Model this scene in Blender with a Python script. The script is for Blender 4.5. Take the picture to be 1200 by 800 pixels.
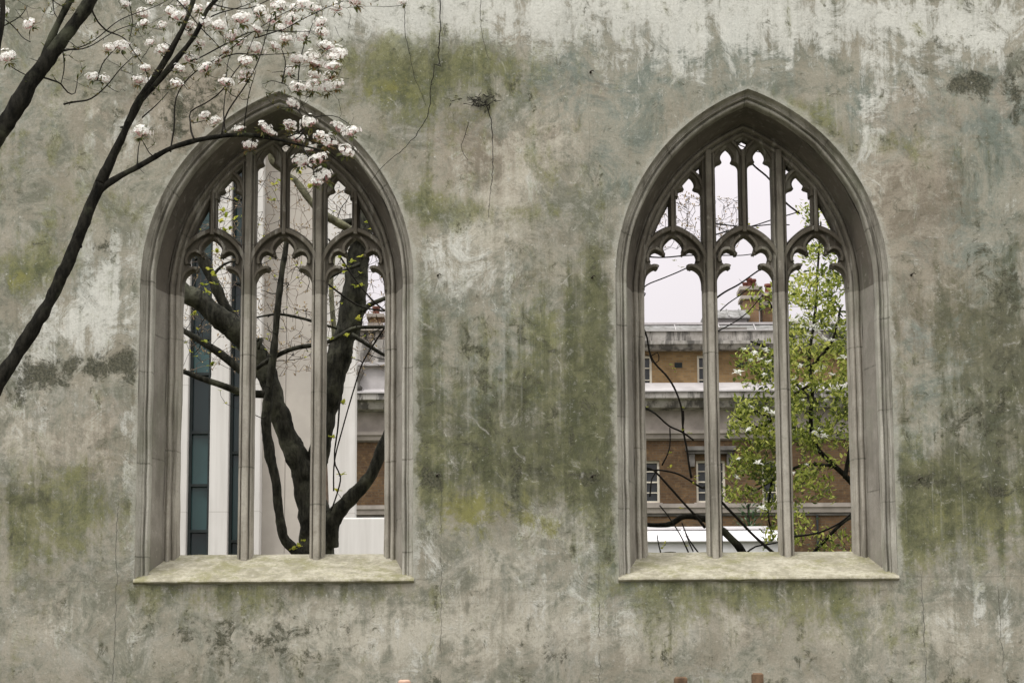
import bpy, bmesh, math, random
import numpy as np
from mathutils import Vector, Matrix, noise
from mathutils.geometry import delaunay_2d_cdt
R = math.radians
random.seed(7)
sc = bpy.context.scene
for o in list(bpy.data.objects): bpy.data.objects.remove(o)

# ------------------------------------------------------------ camera
FPX, PITCH, DIST, ROLL, EYE = 2800.0, math.atan(461/2800), 18.4, R(.3), 1.6
cam_d = bpy.data.cameras.new('camera'); cam = bpy.data.objects.new('camera', cam_d)
sc.collection.objects.link(cam); sc.camera = cam
cam_d.sensor_width = 36; cam_d.lens = FPX/1200*36; cam_d.clip_start = .1; cam_d.clip_end = 3000
_r, _u, _f = Vector((1,0,0)), Vector((0,-math.sin(PITCH),math.cos(PITCH))), Vector((0,math.cos(PITCH),math.sin(PITCH)))
_c, _s = math.cos(ROLL), math.sin(ROLL)
ir, iu = _c*_r - _s*_u, _s*_r + _c*_u
m = Matrix((ir, iu, -_f)).transposed().to_4x4(); m.translation = Vector((0,-DIST,EYE))
cam.matrix_world = m

# ------------------------------------------------------------ world, sun, exposure
SUN_EL, SUN_AZ = R(56), R(222)          # azimuth clockwise from +Y
w = bpy.data.worlds.new('World'); sc.world = w; w.use_nodes = True
nt = w.node_tree; nt.nodes.clear()
out = nt.nodes.new('ShaderNodeOutputWorld'); bg = nt.nodes.new('ShaderNodeBackground')
sky = nt.nodes.new('ShaderNodeTexSky'); sky.sky_type = 'NISHITA'; sky.sun_disc = False
sky.sun_elevation = SUN_EL; sky.sun_rotation = SUN_AZ; sky.dust_density = 4
hs = nt.nodes.new('ShaderNodeHueSaturation'); hs.inputs['Saturation'].default_value = .25
tc = nt.nodes.new('ShaderNodeTexCoord'); sp = nt.nodes.new('ShaderNodeSeparateXYZ')
cr = nt.nodes.new('ShaderNodeValToRGB')
cr.color_ramp.elements[0].position = 0; cr.color_ramp.elements[0].color = (.25,.238,.242,1)
cr.color_ramp.elements[1].position = 1; cr.color_ramp.elements[1].color = (1.28,1.29,1.24,1)
e_ = cr.color_ramp.elements.new(.22); e_.color = (.375,.35,.362,1)
mulc = nt.nodes.new('ShaderNodeVectorMath'); mulc.operation = 'SCALE'; mulc.inputs['Scale'].default_value = 22
mx = nt.nodes.new('ShaderNodeMixRGB'); mx.inputs[0].default_value = .88
L = nt.links.new
L(tc.outputs['Generated'], sp.inputs[0]); L(sp.outputs['Z'], cr.inputs[0]); L(cr.outputs[0], mulc.inputs[0])
L(sky.outputs[0], hs.inputs['Color']); L(hs.outputs[0], mx.inputs[1]); 
cn = nt.nodes.new('ShaderNodeTexNoise'); cn.inputs['Scale'].default_value = 3.5; cn.inputs['Detail'].default_value = 6; L(tc.outputs['Generated'], cn.inputs['Vector'])
cm = nt.nodes.new('ShaderNodeMapRange'); cm.inputs[1].default_value=.3; cm.inputs[2].default_value=.7; cm.inputs[3].default_value=.93; cm.inputs[4].default_value=1.07; L(cn.outputs['Fac'], cm.inputs[0])
cs = nt.nodes.new('ShaderNodeVectorMath'); cs.operation='SCALE'; L(mulc.outputs[0], cs.inputs[0]); L(cm.outputs[0], cs.inputs['Scale']); L(cs.outputs[0], mx.inputs[2])
L(mx.outputs[0], bg.inputs[0]); bg.inputs[1].default_value = .1; L(bg.outputs[0], out.inputs[0])
sd = bpy.data.lights.new('sun', 'SUN'); sd.energy = 1.5; sd.angle = R(14); sd.color = (1,.985,.955)
so = bpy.data.objects.new('sun', sd); sc.collection.objects.link(so)
so.rotation_euler = (R(90)-SUN_EL, 0, -SUN_AZ+math.pi)
# light direction: from the sun towards the ground
sdir = Vector((math.sin(SUN_AZ)*math.cos(SUN_EL), math.cos(SUN_AZ)*math.cos(SUN_EL), math.sin(SUN_EL)))
so.rotation_euler = (-sdir).to_track_quat('-Z','Y').to_euler()
sc.view_settings.view_transform = 'Standard'; sc.view_settings.look = 'None'
sc.view_settings.exposure = .31; sc.view_settings.gamma = 1
sc.render.engine = 'CYCLES'; sc.render.resolution_x = 1024; sc.render.resolution_y = 682

# ------------------------------------------------------------ helpers
def P(px, py, Y=0.0):
    """world point at depth Y seen at photo pixel (px,py)"""
    x, y = px-600, 400-py
    d = ir*x + iu*y + _f*FPX
    t = (Y+DIST)/d.y
    return Vector((d.x*t, Y, EYE+d.z*t))
def ppm(Y): return FPX/(Y+DIST)         # rough pixels per metre

class MB:
    def __init__(s): s.v=[]; s.f=[]; s.t=[]; s.uv=None
    def add(s, vs, fs, tint=0.0):
        b=len(s.v); s.v.extend([tuple(v) for v in vs])
        for f in fs: s.f.append(tuple(b+i for i in f)); s.t.append(tint)
    def box(s, a, b, tint=0.0):
        x0,y0,z0=[min(p,q) for p,q in zip(a,b)]; x1,y1,z1=[max(p,q) for p,q in zip(a,b)]
        s.add([(x0,y0,z0),(x1,y0,z0),(x1,y1,z0),(x0,y1,z0),(x0,y0,z1),(x1,y0,z1),(x1,y1,z1),(x0,y1,z1)],
              [(0,3,2,1),(4,5,6,7),(0,1,5,4),(1,2,6,5),(2,3,7,6),(3,0,4,7)], tint)
    def prism_x(s, prof, x0, x1, tint=0.0, n=1):
        """profile [(y,z)] extruded along X"""
        k=len(prof); vs=[]
        for i in range(n+1):
            x=x0+(x1-x0)*i/n; vs += [(x,y,z) for y,z in prof]
        fs=[]
        for i in range(n):
            for j in range(k):
                a=i*k+j; b=i*k+(j+1)%k; fs.append((a,b,b+k,a+k))
        fs.append(tuple(range(k))[::-1]); fs.append(tuple(n*k+j for j in range(k)))
        s.add(vs,fs,tint)
    def tube(s, pts, rad, sides=8, bump=0.0, tint=0.0, cap=True):
        n=len(pts); vs=[]; fs=[]
        T=[(pts[min(i+1,n-1)]-pts[max(i-1,0)]) for i in range(n)]
        T=[t.normalized() if t.length>1e-9 else Vector((0,0,1)) for t in T]
        a=T[0].orthogonal().normalized()
        for i in range(n):
            a=(a-T[i]*a.dot(T[i]))
            a=a.normalized() if a.length>1e-6 else T[i].orthogonal().normalized()
            b=T[i].cross(a)
            for j in range(sides):
                th=2*math.pi*j/sides
                r=rad[i]
                d=a*math.cos(th)+b*math.sin(th)
                if bump: 
                    q=pts[i]+d*r
                    r*=1+bump*noise.noise(q*7)+bump*.6*noise.noise(q*19)
                vs.append(pts[i]+d*r)
        for i in range(n-1):
            for j in range(sides):
                k=(j+1)%sides; fs.append((i*sides+j,i*sides+k,(i+1)*sides+k,(i+1)*sides+j))
        if cap: fs.append(tuple(range(sides))[::-1]); fs.append(tuple((n-1)*sides+j for j in range(sides)))
        s.add(vs,fs,tint)
    def build(s, name, mat, parent=None, smooth=False, bevel=0.0):
        me=bpy.data.meshes.new(name); me.from_pydata(s.v,[],s.f)
        a=me.attributes.new('tint','FLOAT','FACE'); a.data.foreach_set('value',s.t)
        if s.uv:
            uvl=me.uv_layers.new(name='uv')
            for l in me.loops: uvl.data[l.index].uv=s.uv[l.vertex_index]
        if smooth: me.polygons.foreach_set('use_smooth',[True]*len(me.polygons))
        me.materials.append(mat); me.update()
        o=bpy.data.objects.new(name,me); sc.collection.objects.link(o)
        if parent:
            o.parent=parent; o.matrix_parent_inverse=Matrix.Translation(parent.location).inverted()
        if bevel:
            bv=o.modifiers.new('bevel','BEVEL'); bv.width=bevel; bv.segments=2; bv.limit_method='ANGLE'
        return o
def tag(o, label=None, cat=None, group=None, kind=None):
    if label: o['label']=label
    if cat: o['category']=cat
    if group: o['group']=group
    if kind: o['kind']=kind
    return o
def empty(name, loc, label, cat, group=None):
    o=bpy.data.objects.new(name,None); sc.collection.objects.link(o); o.location=loc
    return tag(o,label,cat,group)
def catmull(pts, step):
    out=[]; n=len(pts)
    for i in range(n-1):
        p0=pts[max(i-1,0)];p1=pts[i];p2=pts[i+1];p3=pts[min(i+2,n-1)]
        k=max(2,int((p2-p1).length/step))
        for j in range(k):
            t=j/k
            out.append((0.5*((2*p1)+(p2-p0)*t+(2*p0-5*p1+4*p2-p3)*t*t+(3*p1-p0-3*p2+p3)*t*t*t), i+t))
    out.append((pts[-1].copy(), n-1.0))
    return out

# ------------------------------------------------------------ materials
class NT:
    def __init__(s, name):
        s.m=bpy.data.materials.new(name); s.m.use_nodes=True; s.t=s.m.node_tree; s.t.nodes.clear()
        s.out=s.t.nodes.new('ShaderNodeOutputMaterial')
        s.b=s.t.nodes.new('ShaderNodeBsdfPrincipled'); s.t.links.new(s.b.outputs[0],s.out.inputs[0])
        s.tc=s.t.nodes.new('ShaderNodeTexCoord')
        s.b.inputs['Roughness'].default_value=.85
        s.b.inputs['Specular IOR Level'].default_value=.25
    def n(s,typ,**k):
        x=s.t.nodes.new(typ)
        for a,v in k.items(): setattr(x,a,v)
        return x
    def l(s,a,b): s.t.links.new(a,b)
    def val(s,x,inp):
        if isinstance(x,(int,float)): inp.default_value=x
        elif isinstance(x,tuple): inp.default_value=(*x,1) if len(x)==3 and inp.type=='RGBA' else x
        else: s.l(x,inp)
    def math(s,op,a,b=0.0,clamp=False):
        x=s.n('ShaderNodeMath',operation=op,use_clamp=clamp); s.val(a,x.inputs[0]); s.val(b,x.inputs[1]); return x.outputs[0]
    def mapping(s,scale=(1,1,1),loc=(0,0,0),src='Object'):
        x=s.n('ShaderNodeMapping'); s.l(s.tc.outputs[src],x.inputs[0]); x.inputs['Scale'].default_value=scale; x.inputs['Location'].default_value=loc
        return x.outputs[0]
    def noise(s,scale,detail=6,rough=.6,vec=None,dist=0.0):
        x=s.n('ShaderNodeTexNoise'); x.inputs['Scale'].default_value=scale; x.inputs['Detail'].default_value=detail
        x.inputs['Roughness'].default_value=rough; x.inputs['Distortion'].default_value=dist
        s.l(vec if vec is not None else s.tc.outputs['Object'],x.inputs['Vector']); return x.outputs['Fac']
    def rng(s,x,a,b,c=0.0,d=1.0,smooth=True):
        r=s.n('ShaderNodeMapRange'); 
        if smooth: r.interpolation_type='SMOOTHSTEP'
        s.val(x,r.inputs[0]); r.inputs[1].default_value=a; r.inputs[2].default_value=b; r.inputs[3].default_value=c; r.inputs[4].default_value=d
        return r.outputs[0]
    def mix(s,f,a,b,blend='MIX'):
        x=s.n('ShaderNodeMixRGB',blend_type=blend); s.val(f,x.inputs[0]); s.val(a,x.inputs[1]); s.val(b,x.inputs[2]); return x.outputs[0]
    def attr(s,name):
        x=s.n('ShaderNodeAttribute',attribute_name=name); return x.outputs['Fac']
    def bump(s,h,strength=.3,dist=.01):
        x=s.n('ShaderNodeBump'); x.inputs['Strength'].default_value=strength; x.inputs['Distance'].default_value=dist
        s.l(h,x.inputs['Height']); s.l(x.outputs[0],s.b.inputs['Normal'])
    def col(s,c): s.val(c,s.b.inputs['Base Color'])

def simple(name,c,rough=.8,var=.25,scale=6,bump=.0,metal=0,spec=.25):
    k=NT(name); nz=k.noise(scale,5,.6)
    dark=tuple(v*(1-var) for v in c); lite=tuple(min(1,v*(1+var)) for v in c)
    k.col(k.mix(k.rng(nz,.3,.7),dark,lite)); k.b.inputs['Roughness'].default_value=rough
    k.b.inputs['Metallic'].default_value=metal; k.b.inputs['Specular IOR Level'].default_value=spec
    if bump: k.bump(k.noise(scale*5,4),bump,.01)
    return k.m

def wall_material():
    k=NT('lichened_plaster')
    A={c:k.attr(c) for c in ('green','dark','pale','warm','teal','rim','yellow','deep','cream')}
    big=k.noise(.8,8,.62,dist=.4); med=k.noise(2.6,8,.68,vec=k.mapping((1,1,.8),(3,0,7)),dist=.6)
    fin=k.noise(11,7,.7); vfin=k.noise(60,4,.7)
    strk=k.noise(1,7,.65,vec=k.mapping((7,1,.45),(1,0,4)))
    strk2=k.noise(1,6,.6,vec=k.mapping((22,1,.9),(5,0,2)))
    def ns(a,b): return k.math('ADD',k.math('MULTIPLY',k.math('SUBTRACT',a,.5),b),0.0)
    det=k.noise(5.5,12,.80,vec=k.mapping((1,1,1),(40,0,3)),dist=.3)
    det2=k.noise(2.2,12,.82,vec=k.mapping((1,1,1),(60,0,9)),dist=.9)
    c=k.mix(k.rng(det2,.40,.60),(.160,.162,.124),(.365,.366,.312))
    c=k.mix(k.rng(med,.44,.60,0,.7),c,(.19,.185,.145))
    c=k.mix(k.rng(k.noise(1.7,12,.78,vec=k.mapping((1,1,1),(9,0,1)),dist=1),.50,.62,0,.6),c,(.42,.405,.36))
    def mask(ch,nz_list,lo,hi,mx=1.0):
        v=A[ch]
        for nz,a in nz_list: v=k.math('ADD',v,ns(nz,a))
        return k.rng(v,lo,hi,0,mx)
    n_w=k.noise(3.1,12,.78,vec=k.mapping((1,1,1),(2,0,5)),dist=.8)
    n_g=k.noise(3.2,12,.80,vec=k.mapping((1,1,.7),(12,0,3)),dist=.5)
    n_d=k.noise(6.5,12,.82,vec=k.mapping((1,1,1),(22,0,13)),dist=.8)
    n_p=k.noise(3.6,12,.80,vec=k.mapping((1,1,.9),(32,0,23)),dist=1.2)
    c=k.mix(mask('teal',[(big,1.2),(strk,2.4),(n_p,2.2)],.20,.85,.72),c,k.mix(k.rng(det2,.42,.6),(.165,.195,.172),(.285,.325,.290)))
    c=k.mix(mask('warm',[(n_w,3.0),(strk,1.4),(det,1.2)],.25,.85,.75),c,k.mix(k.rng(det2,.42,.6),(.225,.185,.142),(.37,.325,.27)))
    c=k.mix(mask('cream',[(n_w,2.6),(strk,2.0),(n_p,1.8)],.30,.95,.8),k.mix(k.rng(det2,.42,.58),c,k.mix(.6,c,(.30,.26,.20))),(.51,.475,.40))
    m_pale=mask('pale',[(n_p,3.2),(strk,2.6),(det,1.6)],.30,.85,.85)
    c=k.mix(m_pale,c,(.62,.615,.57))
    c=k.mix(mask('green',[(n_g,3.2),(strk,2.6),(det,2.4),(n_p,1.6)],.25,1.15,.74),c,k.mix(k.rng(det,.38,.62),(.062,.074,.022),(.20,.20,.075)))
    c=k.mix(mask('yellow',[(n_g,2.4),(n_p,1.8),(det,1.4)],.35,.85,.8),c,(.215,.205,.065))
    m_deep=mask('deep',[(n_w,2.4),(strk,3.0),(n_d,2.2)],.20,1.15,.80)
    c=k.mix(m_deep,c,k.mix(k.rng(det,.38,.62),(.050,.054,.028),(.130,.130,.074)))
    m_dark=mask('dark',[(n_d,4.2),(det,2.6),(n_g,2.0),(strk,1.2)],.42,.95,.90)
    c=k.mix(m_dark,c,k.mix(k.rng(vfin,.4,.6),(.030,.032,.022),(.105,.10,.07)))
    c=k.mix(mask('rim',[(n_p,3.0),(det,2.0)],.45,.95,.55),c,(.42,.41,.36))
    # streaks, mottling, speckle of their own
    c=k.mix(k.rng(n_d,.555,.64,0,.42),c,(.10,.10,.068))
    c=k.mix(k.rng(n_d,.43,.35,0,.38),c,(.50,.485,.43))
    c=k.mix(k.rng(det,.56,.66,0,.5),c,(.13,.125,.09))
    c=k.mix(k.rng(det,.43,.34,0,.4),c,(.46,.445,.39))
    c=k.mix(k.math('MULTIPLY',k.rng(strk2,.53,.68,0,.40),k.rng(med,.42,.6,.2,1)),c,k.mix(.4,c,(.08,.095,.055)))
    c=k.mix(k.math('MULTIPLY',k.rng(strk2,.45,.33,0,.22),k.rng(big,.45,.6)),c,(.46,.455,.42))
    c=k.mix(k.rng(k.noise(34,6,.8),.58,.66,0,.5),c,(.07,.07,.045))
    c=k.mix(k.rng(k.noise(24,6,.8,vec=k.mapping((1,1,1),(4,0,4))),.60,.68,0,.55),c,(.60,.585,.53))
    c=k.mix(k.rng(vfin,.38,.62,0,.3),c,k.mix(.5,c,(.06,.06,.045)))
    # flake contours in the plaster
    vo=k.n('ShaderNodeTexVoronoi',feature='DISTANCE_TO_EDGE'); vo.inputs['Scale'].default_value=1.5
    dv=k.n('ShaderNodeMixRGB'); dv.inputs[0].default_value=.28
    nzc=k.n('ShaderNodeTexNoise'); nzc.inputs['Scale'].default_value=2.5; nzc.inputs['Detail'].default_value=8; k.l(k.tc.outputs['Object'],nzc.inputs['Vector'])
    k.l(k.tc.outputs['Object'],dv.inputs[1]); k.l(nzc.outputs['Color'],dv.inputs[2]); k.l(dv.outputs[0],vo.inputs['Vector'])
    edge=k.rng(vo.outputs['Distance'],.0,.014,1,0)
    edge=k.math('MULTIPLY',edge,k.rng(n_p,.52,.62))
    c=k.mix(k.math('MULTIPLY',edge,.45),c,(.5,.48,.44))
    # cracks running down the plaster
    sx=k.n('ShaderNodeSeparateXYZ'); k.l(k.tc.outputs['Object'],sx.inputs[0])
    wob=k.math('MULTIPLY',ns(k.noise(1.3,6,.7,vec=k.mapping((0.02,1,1.4))),1.0),.15)
    xx=k.math('ADD',sx.outputs['X'],wob)
    crack=None
    for (px,y0,y1,wd) in ((136,560,800,.0035),(517,540,800,.003),(702,640,800,.004),(1083,655,800,.0045),(1172,650,760,.0035),(690,0,330,.0025)):
        a=P(px,(y0+y1)/2); z0=P(px,y1).z; z1=P(px,y0).z
        d=k.math('ABSOLUTE',k.math('SUBTRACT',xx,a.x))
        mm=k.rng(d,wd*.2,wd*1.15,1,0)
        mm=k.math('MULTIPLY',mm,k.math('MULTIPLY',k.rng(sx.outputs['Z'],z0-.2,z0-.1),k.rng(sx.outputs['Z'],z1,z1-.3)))
        mm=k.math('MULTIPLY',mm,.45 if px==690 else 1.0)
        mm=k.math('MULTIPLY',mm,k.rng(k.noise(5,4,.6,vec=k.mapping((1,1,1),(px*.1,0,0))),.34,.5))
        crack=mm if crack is None else k.math('MAXIMUM',crack,mm)
    c=k.mix(k.math('MULTIPLY',crack,.68),c,(.05,.05,.04))
    # faint horizontal lift lines of the render
    for (py,s_) in ((678,.32),(706,.18),(330,.12),(560,.2)):
        z=P(600,py).z
        zz=k.math('ADD',sx.outputs['Z'],k.math('MULTIPLY',ns(k.noise(3,5,.6),1.0),.03))
        d=k.math('ABSOLUTE',k.math('SUBTRACT',zz,z))
        mm=k.math('MULTIPLY',k.rng(d,.002,.008,1,0),k.rng(n_w,.42,.55,0,s_))
        c=k.mix(mm,c,(.13,.12,.1))
    k.col(c)
    h=k.math('ADD',k.math('MULTIPLY',det,.6),k.math('MULTIPLY',n_d,.6))
    h=k.math('ADD',h,k.math('MULTIPLY',vfin,.16)); h=k.math('ADD',h,k.math('MULTIPLY',n_p,.8))
    h=k.math('ADD',h,k.math('MULTIPLY',m_pale,.55)); h=k.math('SUBTRACT',h,k.math('MULTIPLY',m_dark,.5))
    h=k.math('ADD',h,k.math('MULTIPLY',edge,.12)); h=k.math('SUBTRACT',h,k.math('MULTIPLY',crack,.5))
    k.bump(h,.42,.022); k.b.inputs['Roughness'].default_value=.92; k.b.inputs['Specular IOR Level'].default_value=.15
    return k.m

def stone_material(name,a,b,green=.4,joint=.72,dark=(.10,.09,.07),streak=1.0,arch=None):
    k=NT(name)
    n1=k.noise(2.2,7,.65); n2=k.noise(14,6,.7); n3=k.noise(70,3,.6)
    st=k.noise(1,6,.65,vec=k.mapping((14,14,.8)))
    c=k.mix(k.rng(n1,.32,.68),a,b)
    if arch:   # arch stones browner than the jambs, and darkened to paint in the soffit's shade
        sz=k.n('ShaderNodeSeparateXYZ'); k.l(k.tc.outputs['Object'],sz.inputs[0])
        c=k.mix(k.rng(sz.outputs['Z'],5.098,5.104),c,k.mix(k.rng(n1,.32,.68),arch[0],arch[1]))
    c=k.mix(k.rng(st,.50,.66,0,.65*streak),c,dark); c=k.mix(k.rng(st,.46,.36,0,.4*streak),c,(.45,.43,.38))
    c=k.mix(k.rng(k.noise(1.6,8,.7,vec=k.mapping((1,1,1),(7,3,1))),.50,.68,0,green),c,(.17,.19,.12))
    c=k.mix(k.rng(n2,.55,.72,0,.35),c,(.13,.12,.095))
    c=k.mix(k.rng(n2,.42,.28,0,.3),c,(.52,.49,.44))
    c=k.mix(k.rng(n3,.45,.65,0,.18),c,(.1,.09,.08))
    if joint:
        uv=k.n('ShaderNodeUVMap'); sx=k.n('ShaderNodeSeparateXYZ'); k.l(uv.outputs[0],sx.inputs[0])
        fr=k.math('FRACT',k.math('ADD',k.math('DIVIDE',sx.outputs['X'],joint),.12))
        d=k.math('ABSOLUTE',k.math('SUBTRACT',fr,.5))
        j=k.rng(d,.003/joint,.009/joint,1,0)
        blk=k.n('ShaderNodeTexWhiteNoise',noise_dimensions='1D'); k.l(k.math('FLOOR',k.math('ADD',k.math('DIVIDE',sx.outputs['X'],joint),.62)),blk.inputs['W'])
        c=k.mix(k.rng(blk.outputs['Value'],0,1,0,.22),c,k.mix(.5,c,(.16,.14,.12)))
        c=k.mix(k.math('MULTIPLY',j,k.rng(k.noise(9,5,.7),.38,.6,.15,.65)),c,(.07,.065,.05))
    k.col(c)
    h=k.math('ADD',k.math('MULTIPLY',n2,.5),k.math('MULTIPLY',n3,.2))
    k.bump(h,.5,.008); k.b.inputs['Roughness'].default_value=.9
    return k.m

def brick_material(name,c1,c2,mortar,scale=1.0,vec='xz'):
    k=NT(name)
    sx=k.n('ShaderNodeSeparateXYZ'); k.l(k.tc.outputs['Object'],sx.inputs[0])
    cx=k.n('ShaderNodeCombineXYZ')
    k.l(k.math('ADD',sx.outputs['X'],sx.outputs['Y']),cx.inputs[0]); k.l(sx.outputs['Z'],cx.inputs[1])
    b=k.n('ShaderNodeTexBrick'); k.l(cx.outputs[0],b.inputs['Vector'])
    b.inputs['Color1'].default_value=(*c1,1); b.inputs['Color2'].default_value=(*c2,1); b.inputs['Mortar'].default_value=(*mortar,1)
    b.inputs['Scale'].default_value=scale; b.inputs['Brick Width'].default_value=.235; b.inputs['Row Height'].default_value=.085
    b.inputs['Mortar Size'].default_value=.010; b.inputs['Bias'].default_value=-.1
    n=k.noise(.9,7,.65); n2=k.noise(5,6,.7)
    c=k.mix(k.rng(n,.42,.62,0,.6),b.outputs['Color'],tuple(v*.45 for v in c1))
    c=k.mix(k.rng(n2,.50,.68,0,.5),c,(.21,.135,.065))
    k.col(c); k.bump(b.outputs['Fac'],-.3,.01)
    return k.m

def leaf_material(name,c0,c1,c2,trans=.35,rough=.55):
    k=NT(name); a=k.attr('tint')
    cr=k.n('ShaderNodeValToRGB'); cr.color_ramp.elements[0].color=(*c0,1); cr.color_ramp.elements[1].color=(*c2,1)
    e=cr.color_ramp.elements.new(.5); e.color=(*c1,1); k.l(a,cr.inputs[0])
    c=k.mix(k.rng(k.noise(30,3),.3,.7,0,.25),cr.outputs[0],tuple(v*.6 for v in c1))
    k.col(c); k.b.inputs['Roughness'].default_value=rough
    tr=k.n('ShaderNodeBsdfTranslucent'); k.l(c,tr.inputs[0]); ms=k.n('ShaderNodeMixShader'); ms.inputs[0].default_value=trans
    k.l(k.b.outputs[0],ms.inputs[1]); k.l(tr.outputs[0],ms.inputs[2]); k.l(ms.outputs[0],k.out.inputs[0])
    return k.m

def bark_material(name,a,b,lichen=(.16,.17,.11),lf=.4):
    k=NT(name); n=k.noise(1,7,.7,vec=k.mapping((22,22,7))); n1=k.noise(3,6,.6); n2=k.noise(45,4,.7)
    c=k.mix(k.rng(n,.35,.68),a,b); c=k.mix(k.rng(n1,.50,.66,0,lf),c,lichen); c=k.mix(k.rng(n2,.55,.72,0,.45),c,tuple(v*.35 for v in a))
    k.col(c); k.bump(k.math('ADD',n,k.math('MULTIPLY',n2,.4)),.9,.015); k.b.inputs['Roughness'].default_value=.95; k.b.inputs['Specular IOR Level'].default_value=.06
    return k.m

M={}
M['wall']=wall_material()
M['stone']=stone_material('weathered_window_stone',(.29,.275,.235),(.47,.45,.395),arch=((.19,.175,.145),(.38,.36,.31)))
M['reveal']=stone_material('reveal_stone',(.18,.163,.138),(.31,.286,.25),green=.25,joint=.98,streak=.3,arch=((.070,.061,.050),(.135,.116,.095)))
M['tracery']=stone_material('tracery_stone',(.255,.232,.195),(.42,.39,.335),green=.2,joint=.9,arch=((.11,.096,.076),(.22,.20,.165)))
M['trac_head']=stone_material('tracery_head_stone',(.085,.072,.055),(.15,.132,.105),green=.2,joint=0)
M['bark']=bark_material('dark_bark',(.007,.0068,.0058),(.026,.024,.019),lf=.25)
M['bark_b']=bark_material('plane_bark',(.018,.018,.015),(.065,.062,.050),(.14,.14,.10),.6)
M['bark_pale']=bark_material('lichened_bark',(.09,.085,.06),(.20,.19,.13),(.28,.27,.17),.6)
M['twig']=simple('twig',(.014,.012,.009),.9,.3,20)
M['twig_pale']=simple('pale_twig',(.12,.09,.068),.9,.3,10)
M['white_conc']=NT('white_stone_cladding')

# ------------------------------------------------------------ setting: ground
k=NT('garden_ground'); n=k.noise(.8,8,.7); n2=k.noise(12,5,.7)
c=k.mix(k.rng(n,.4,.6),(.055,.075,.03),(.11,.10,.07)); c=k.mix(k.rng(n2,.5,.7,0,.5),c,(.035,.04,.02)); k.col(c); k.bump(n2,.6,.03)
M['ground']=k.m
g=MB(); g.add([(-900,-300,0),(900,-300,0),(900,1500,0),(-900,1500,0)],[(0,1,2,3)])
tag(g.build('ground',M['ground']),kind='structure')
k=NT('garden_paving'); b=k.n('ShaderNodeTexBrick'); k.l(k.tc.outputs['Object'],b.inputs['Vector']); b.inputs['Scale'].default_value=1
b.inputs['Brick Width'].default_value=.9; b.inputs['Row Height'].default_value=.6; b.inputs['Mortar Size'].default_value=.012
b.inputs['Color1'].default_value=(.19,.175,.15,1); b.inputs['Color2'].default_value=(.14,.13,.11,1); b.inputs['Mortar'].default_value=(.05,.05,.035,1)
k.col(k.mix(k.rng(k.noise(3,7,.7),.45,.65,0,.6),b.outputs['Color'],(.08,.085,.05)))
g=MB(); g.box((-14,-9,-.05),(14,-3.2,.02)); tag(g.build('garden_path',k.m),kind='structure')

# ------------------------------------------------------------ the ruined wall
HW, CR, SPR, THK = 1.070, .57, 5.115, 1.10
SILLZ = 2.776
WIN = (-1.840, 1.884)
def outline(u, zb, na=26, nj=14):
    """half-plane outline of the pointed opening inset by u: (x,z,s) from lower left over the apex to lower right"""
    w=HW-u; Rr=HW+CR-u; th=math.acos(CR/Rr); pts=[]
    for i in range(nj): 
        z=zb+(SPR-zb)*i/nj; pts.append((-w,z,z-2.7))
    L0=SPR-2.7; Rm=1.5
    for i in range(na+1):
        a=th*i/na; pts.append((CR-Rr*math.cos(a), SPR+Rr*math.sin(a), L0+Rm*1.22*i/na))
    tot=L0+Rm*1.22
    right=[(-x,z,2*tot-s_) for x,z,s_ in pts[:-1]][::-1]
    return pts+right
def sweep(prof, cx, zb=2.70, wob=.0055, uvoff=0):
    mb=MB(); rings=[]; uvs=[]; pl=0; last=None
    for (u,d) in prof:
        if last: pl+=math.dist(last,(u,d))
        last=(u,d)
        o=outline(u,zb); row=[]
        for x,z,s_ in o:
            q=Vector((x+cx,d,z))
            dd=wob*1.3*noise.noise(q*4.1+Vector((uvoff*9,0,0)))+wob*.7*noise.noise(q*15)
            row.append((q.x+dd,q.y+dd*(0 if d in (0,THK) else 1),q.z+dd)); uvs.append((s_+uvoff,pl))
        rings.append(row)
    n=len(rings[0]); vs=[v for r in rings for v in r]; fs=[]
    for i in range(len(rings)-1):
        for j in range(n-1):
            fs.append((i*n+j,(i+1)*n+j,(i+1)*n+j+1,i*n+j+1))
    mb.add(vs,fs); mb.uv=uvs
    return mb
def arc(c,r,a0,a1,n): return [(c[0]+r*math.cos(a0+(a1-a0)*i/n),c[1]+r*math.sin(a0+(a1-a0)*i/n)) for i in range(n+1)]
# profile in (inset, depth)
HOOD=[(0,.0),(.0,.004),(.006,.014),(.010,.030),(.014,.046),(.022,.058),(.034,.062),(.042,.052),(.047,.050),(.050,.062),(.052,.088),
      (.058,.094),(.064,.078),(.072,.070),(.080,.070),(.087,.078),(.090,.092),(.091,.120),(.092,.180)]
REV=[(.092,.180),(.108,.26),(.133,.36),(.146,.425),(.150,.450)]
FRAME=[(.150,.450),(.153,.468),(.159,.474),(.164,.464),(.171,.450),(.181,.446),(.190,.452),(.196,.466),(.197,.495),
       (.204,.505),(.211,.492),(.220,.488),(.229,.492),(.236,.505),(.239,.530),(.248,.545),(.254,.575),(.254,.640),
       (.243,.68),(.205,.72),(.17,.76),(.16,.80),(.02,THK)]

wall=empty('ruined_church_wall',(0,0,0),'ruined church wall of stained grey plaster with two pointed window openings','wall')

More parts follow.
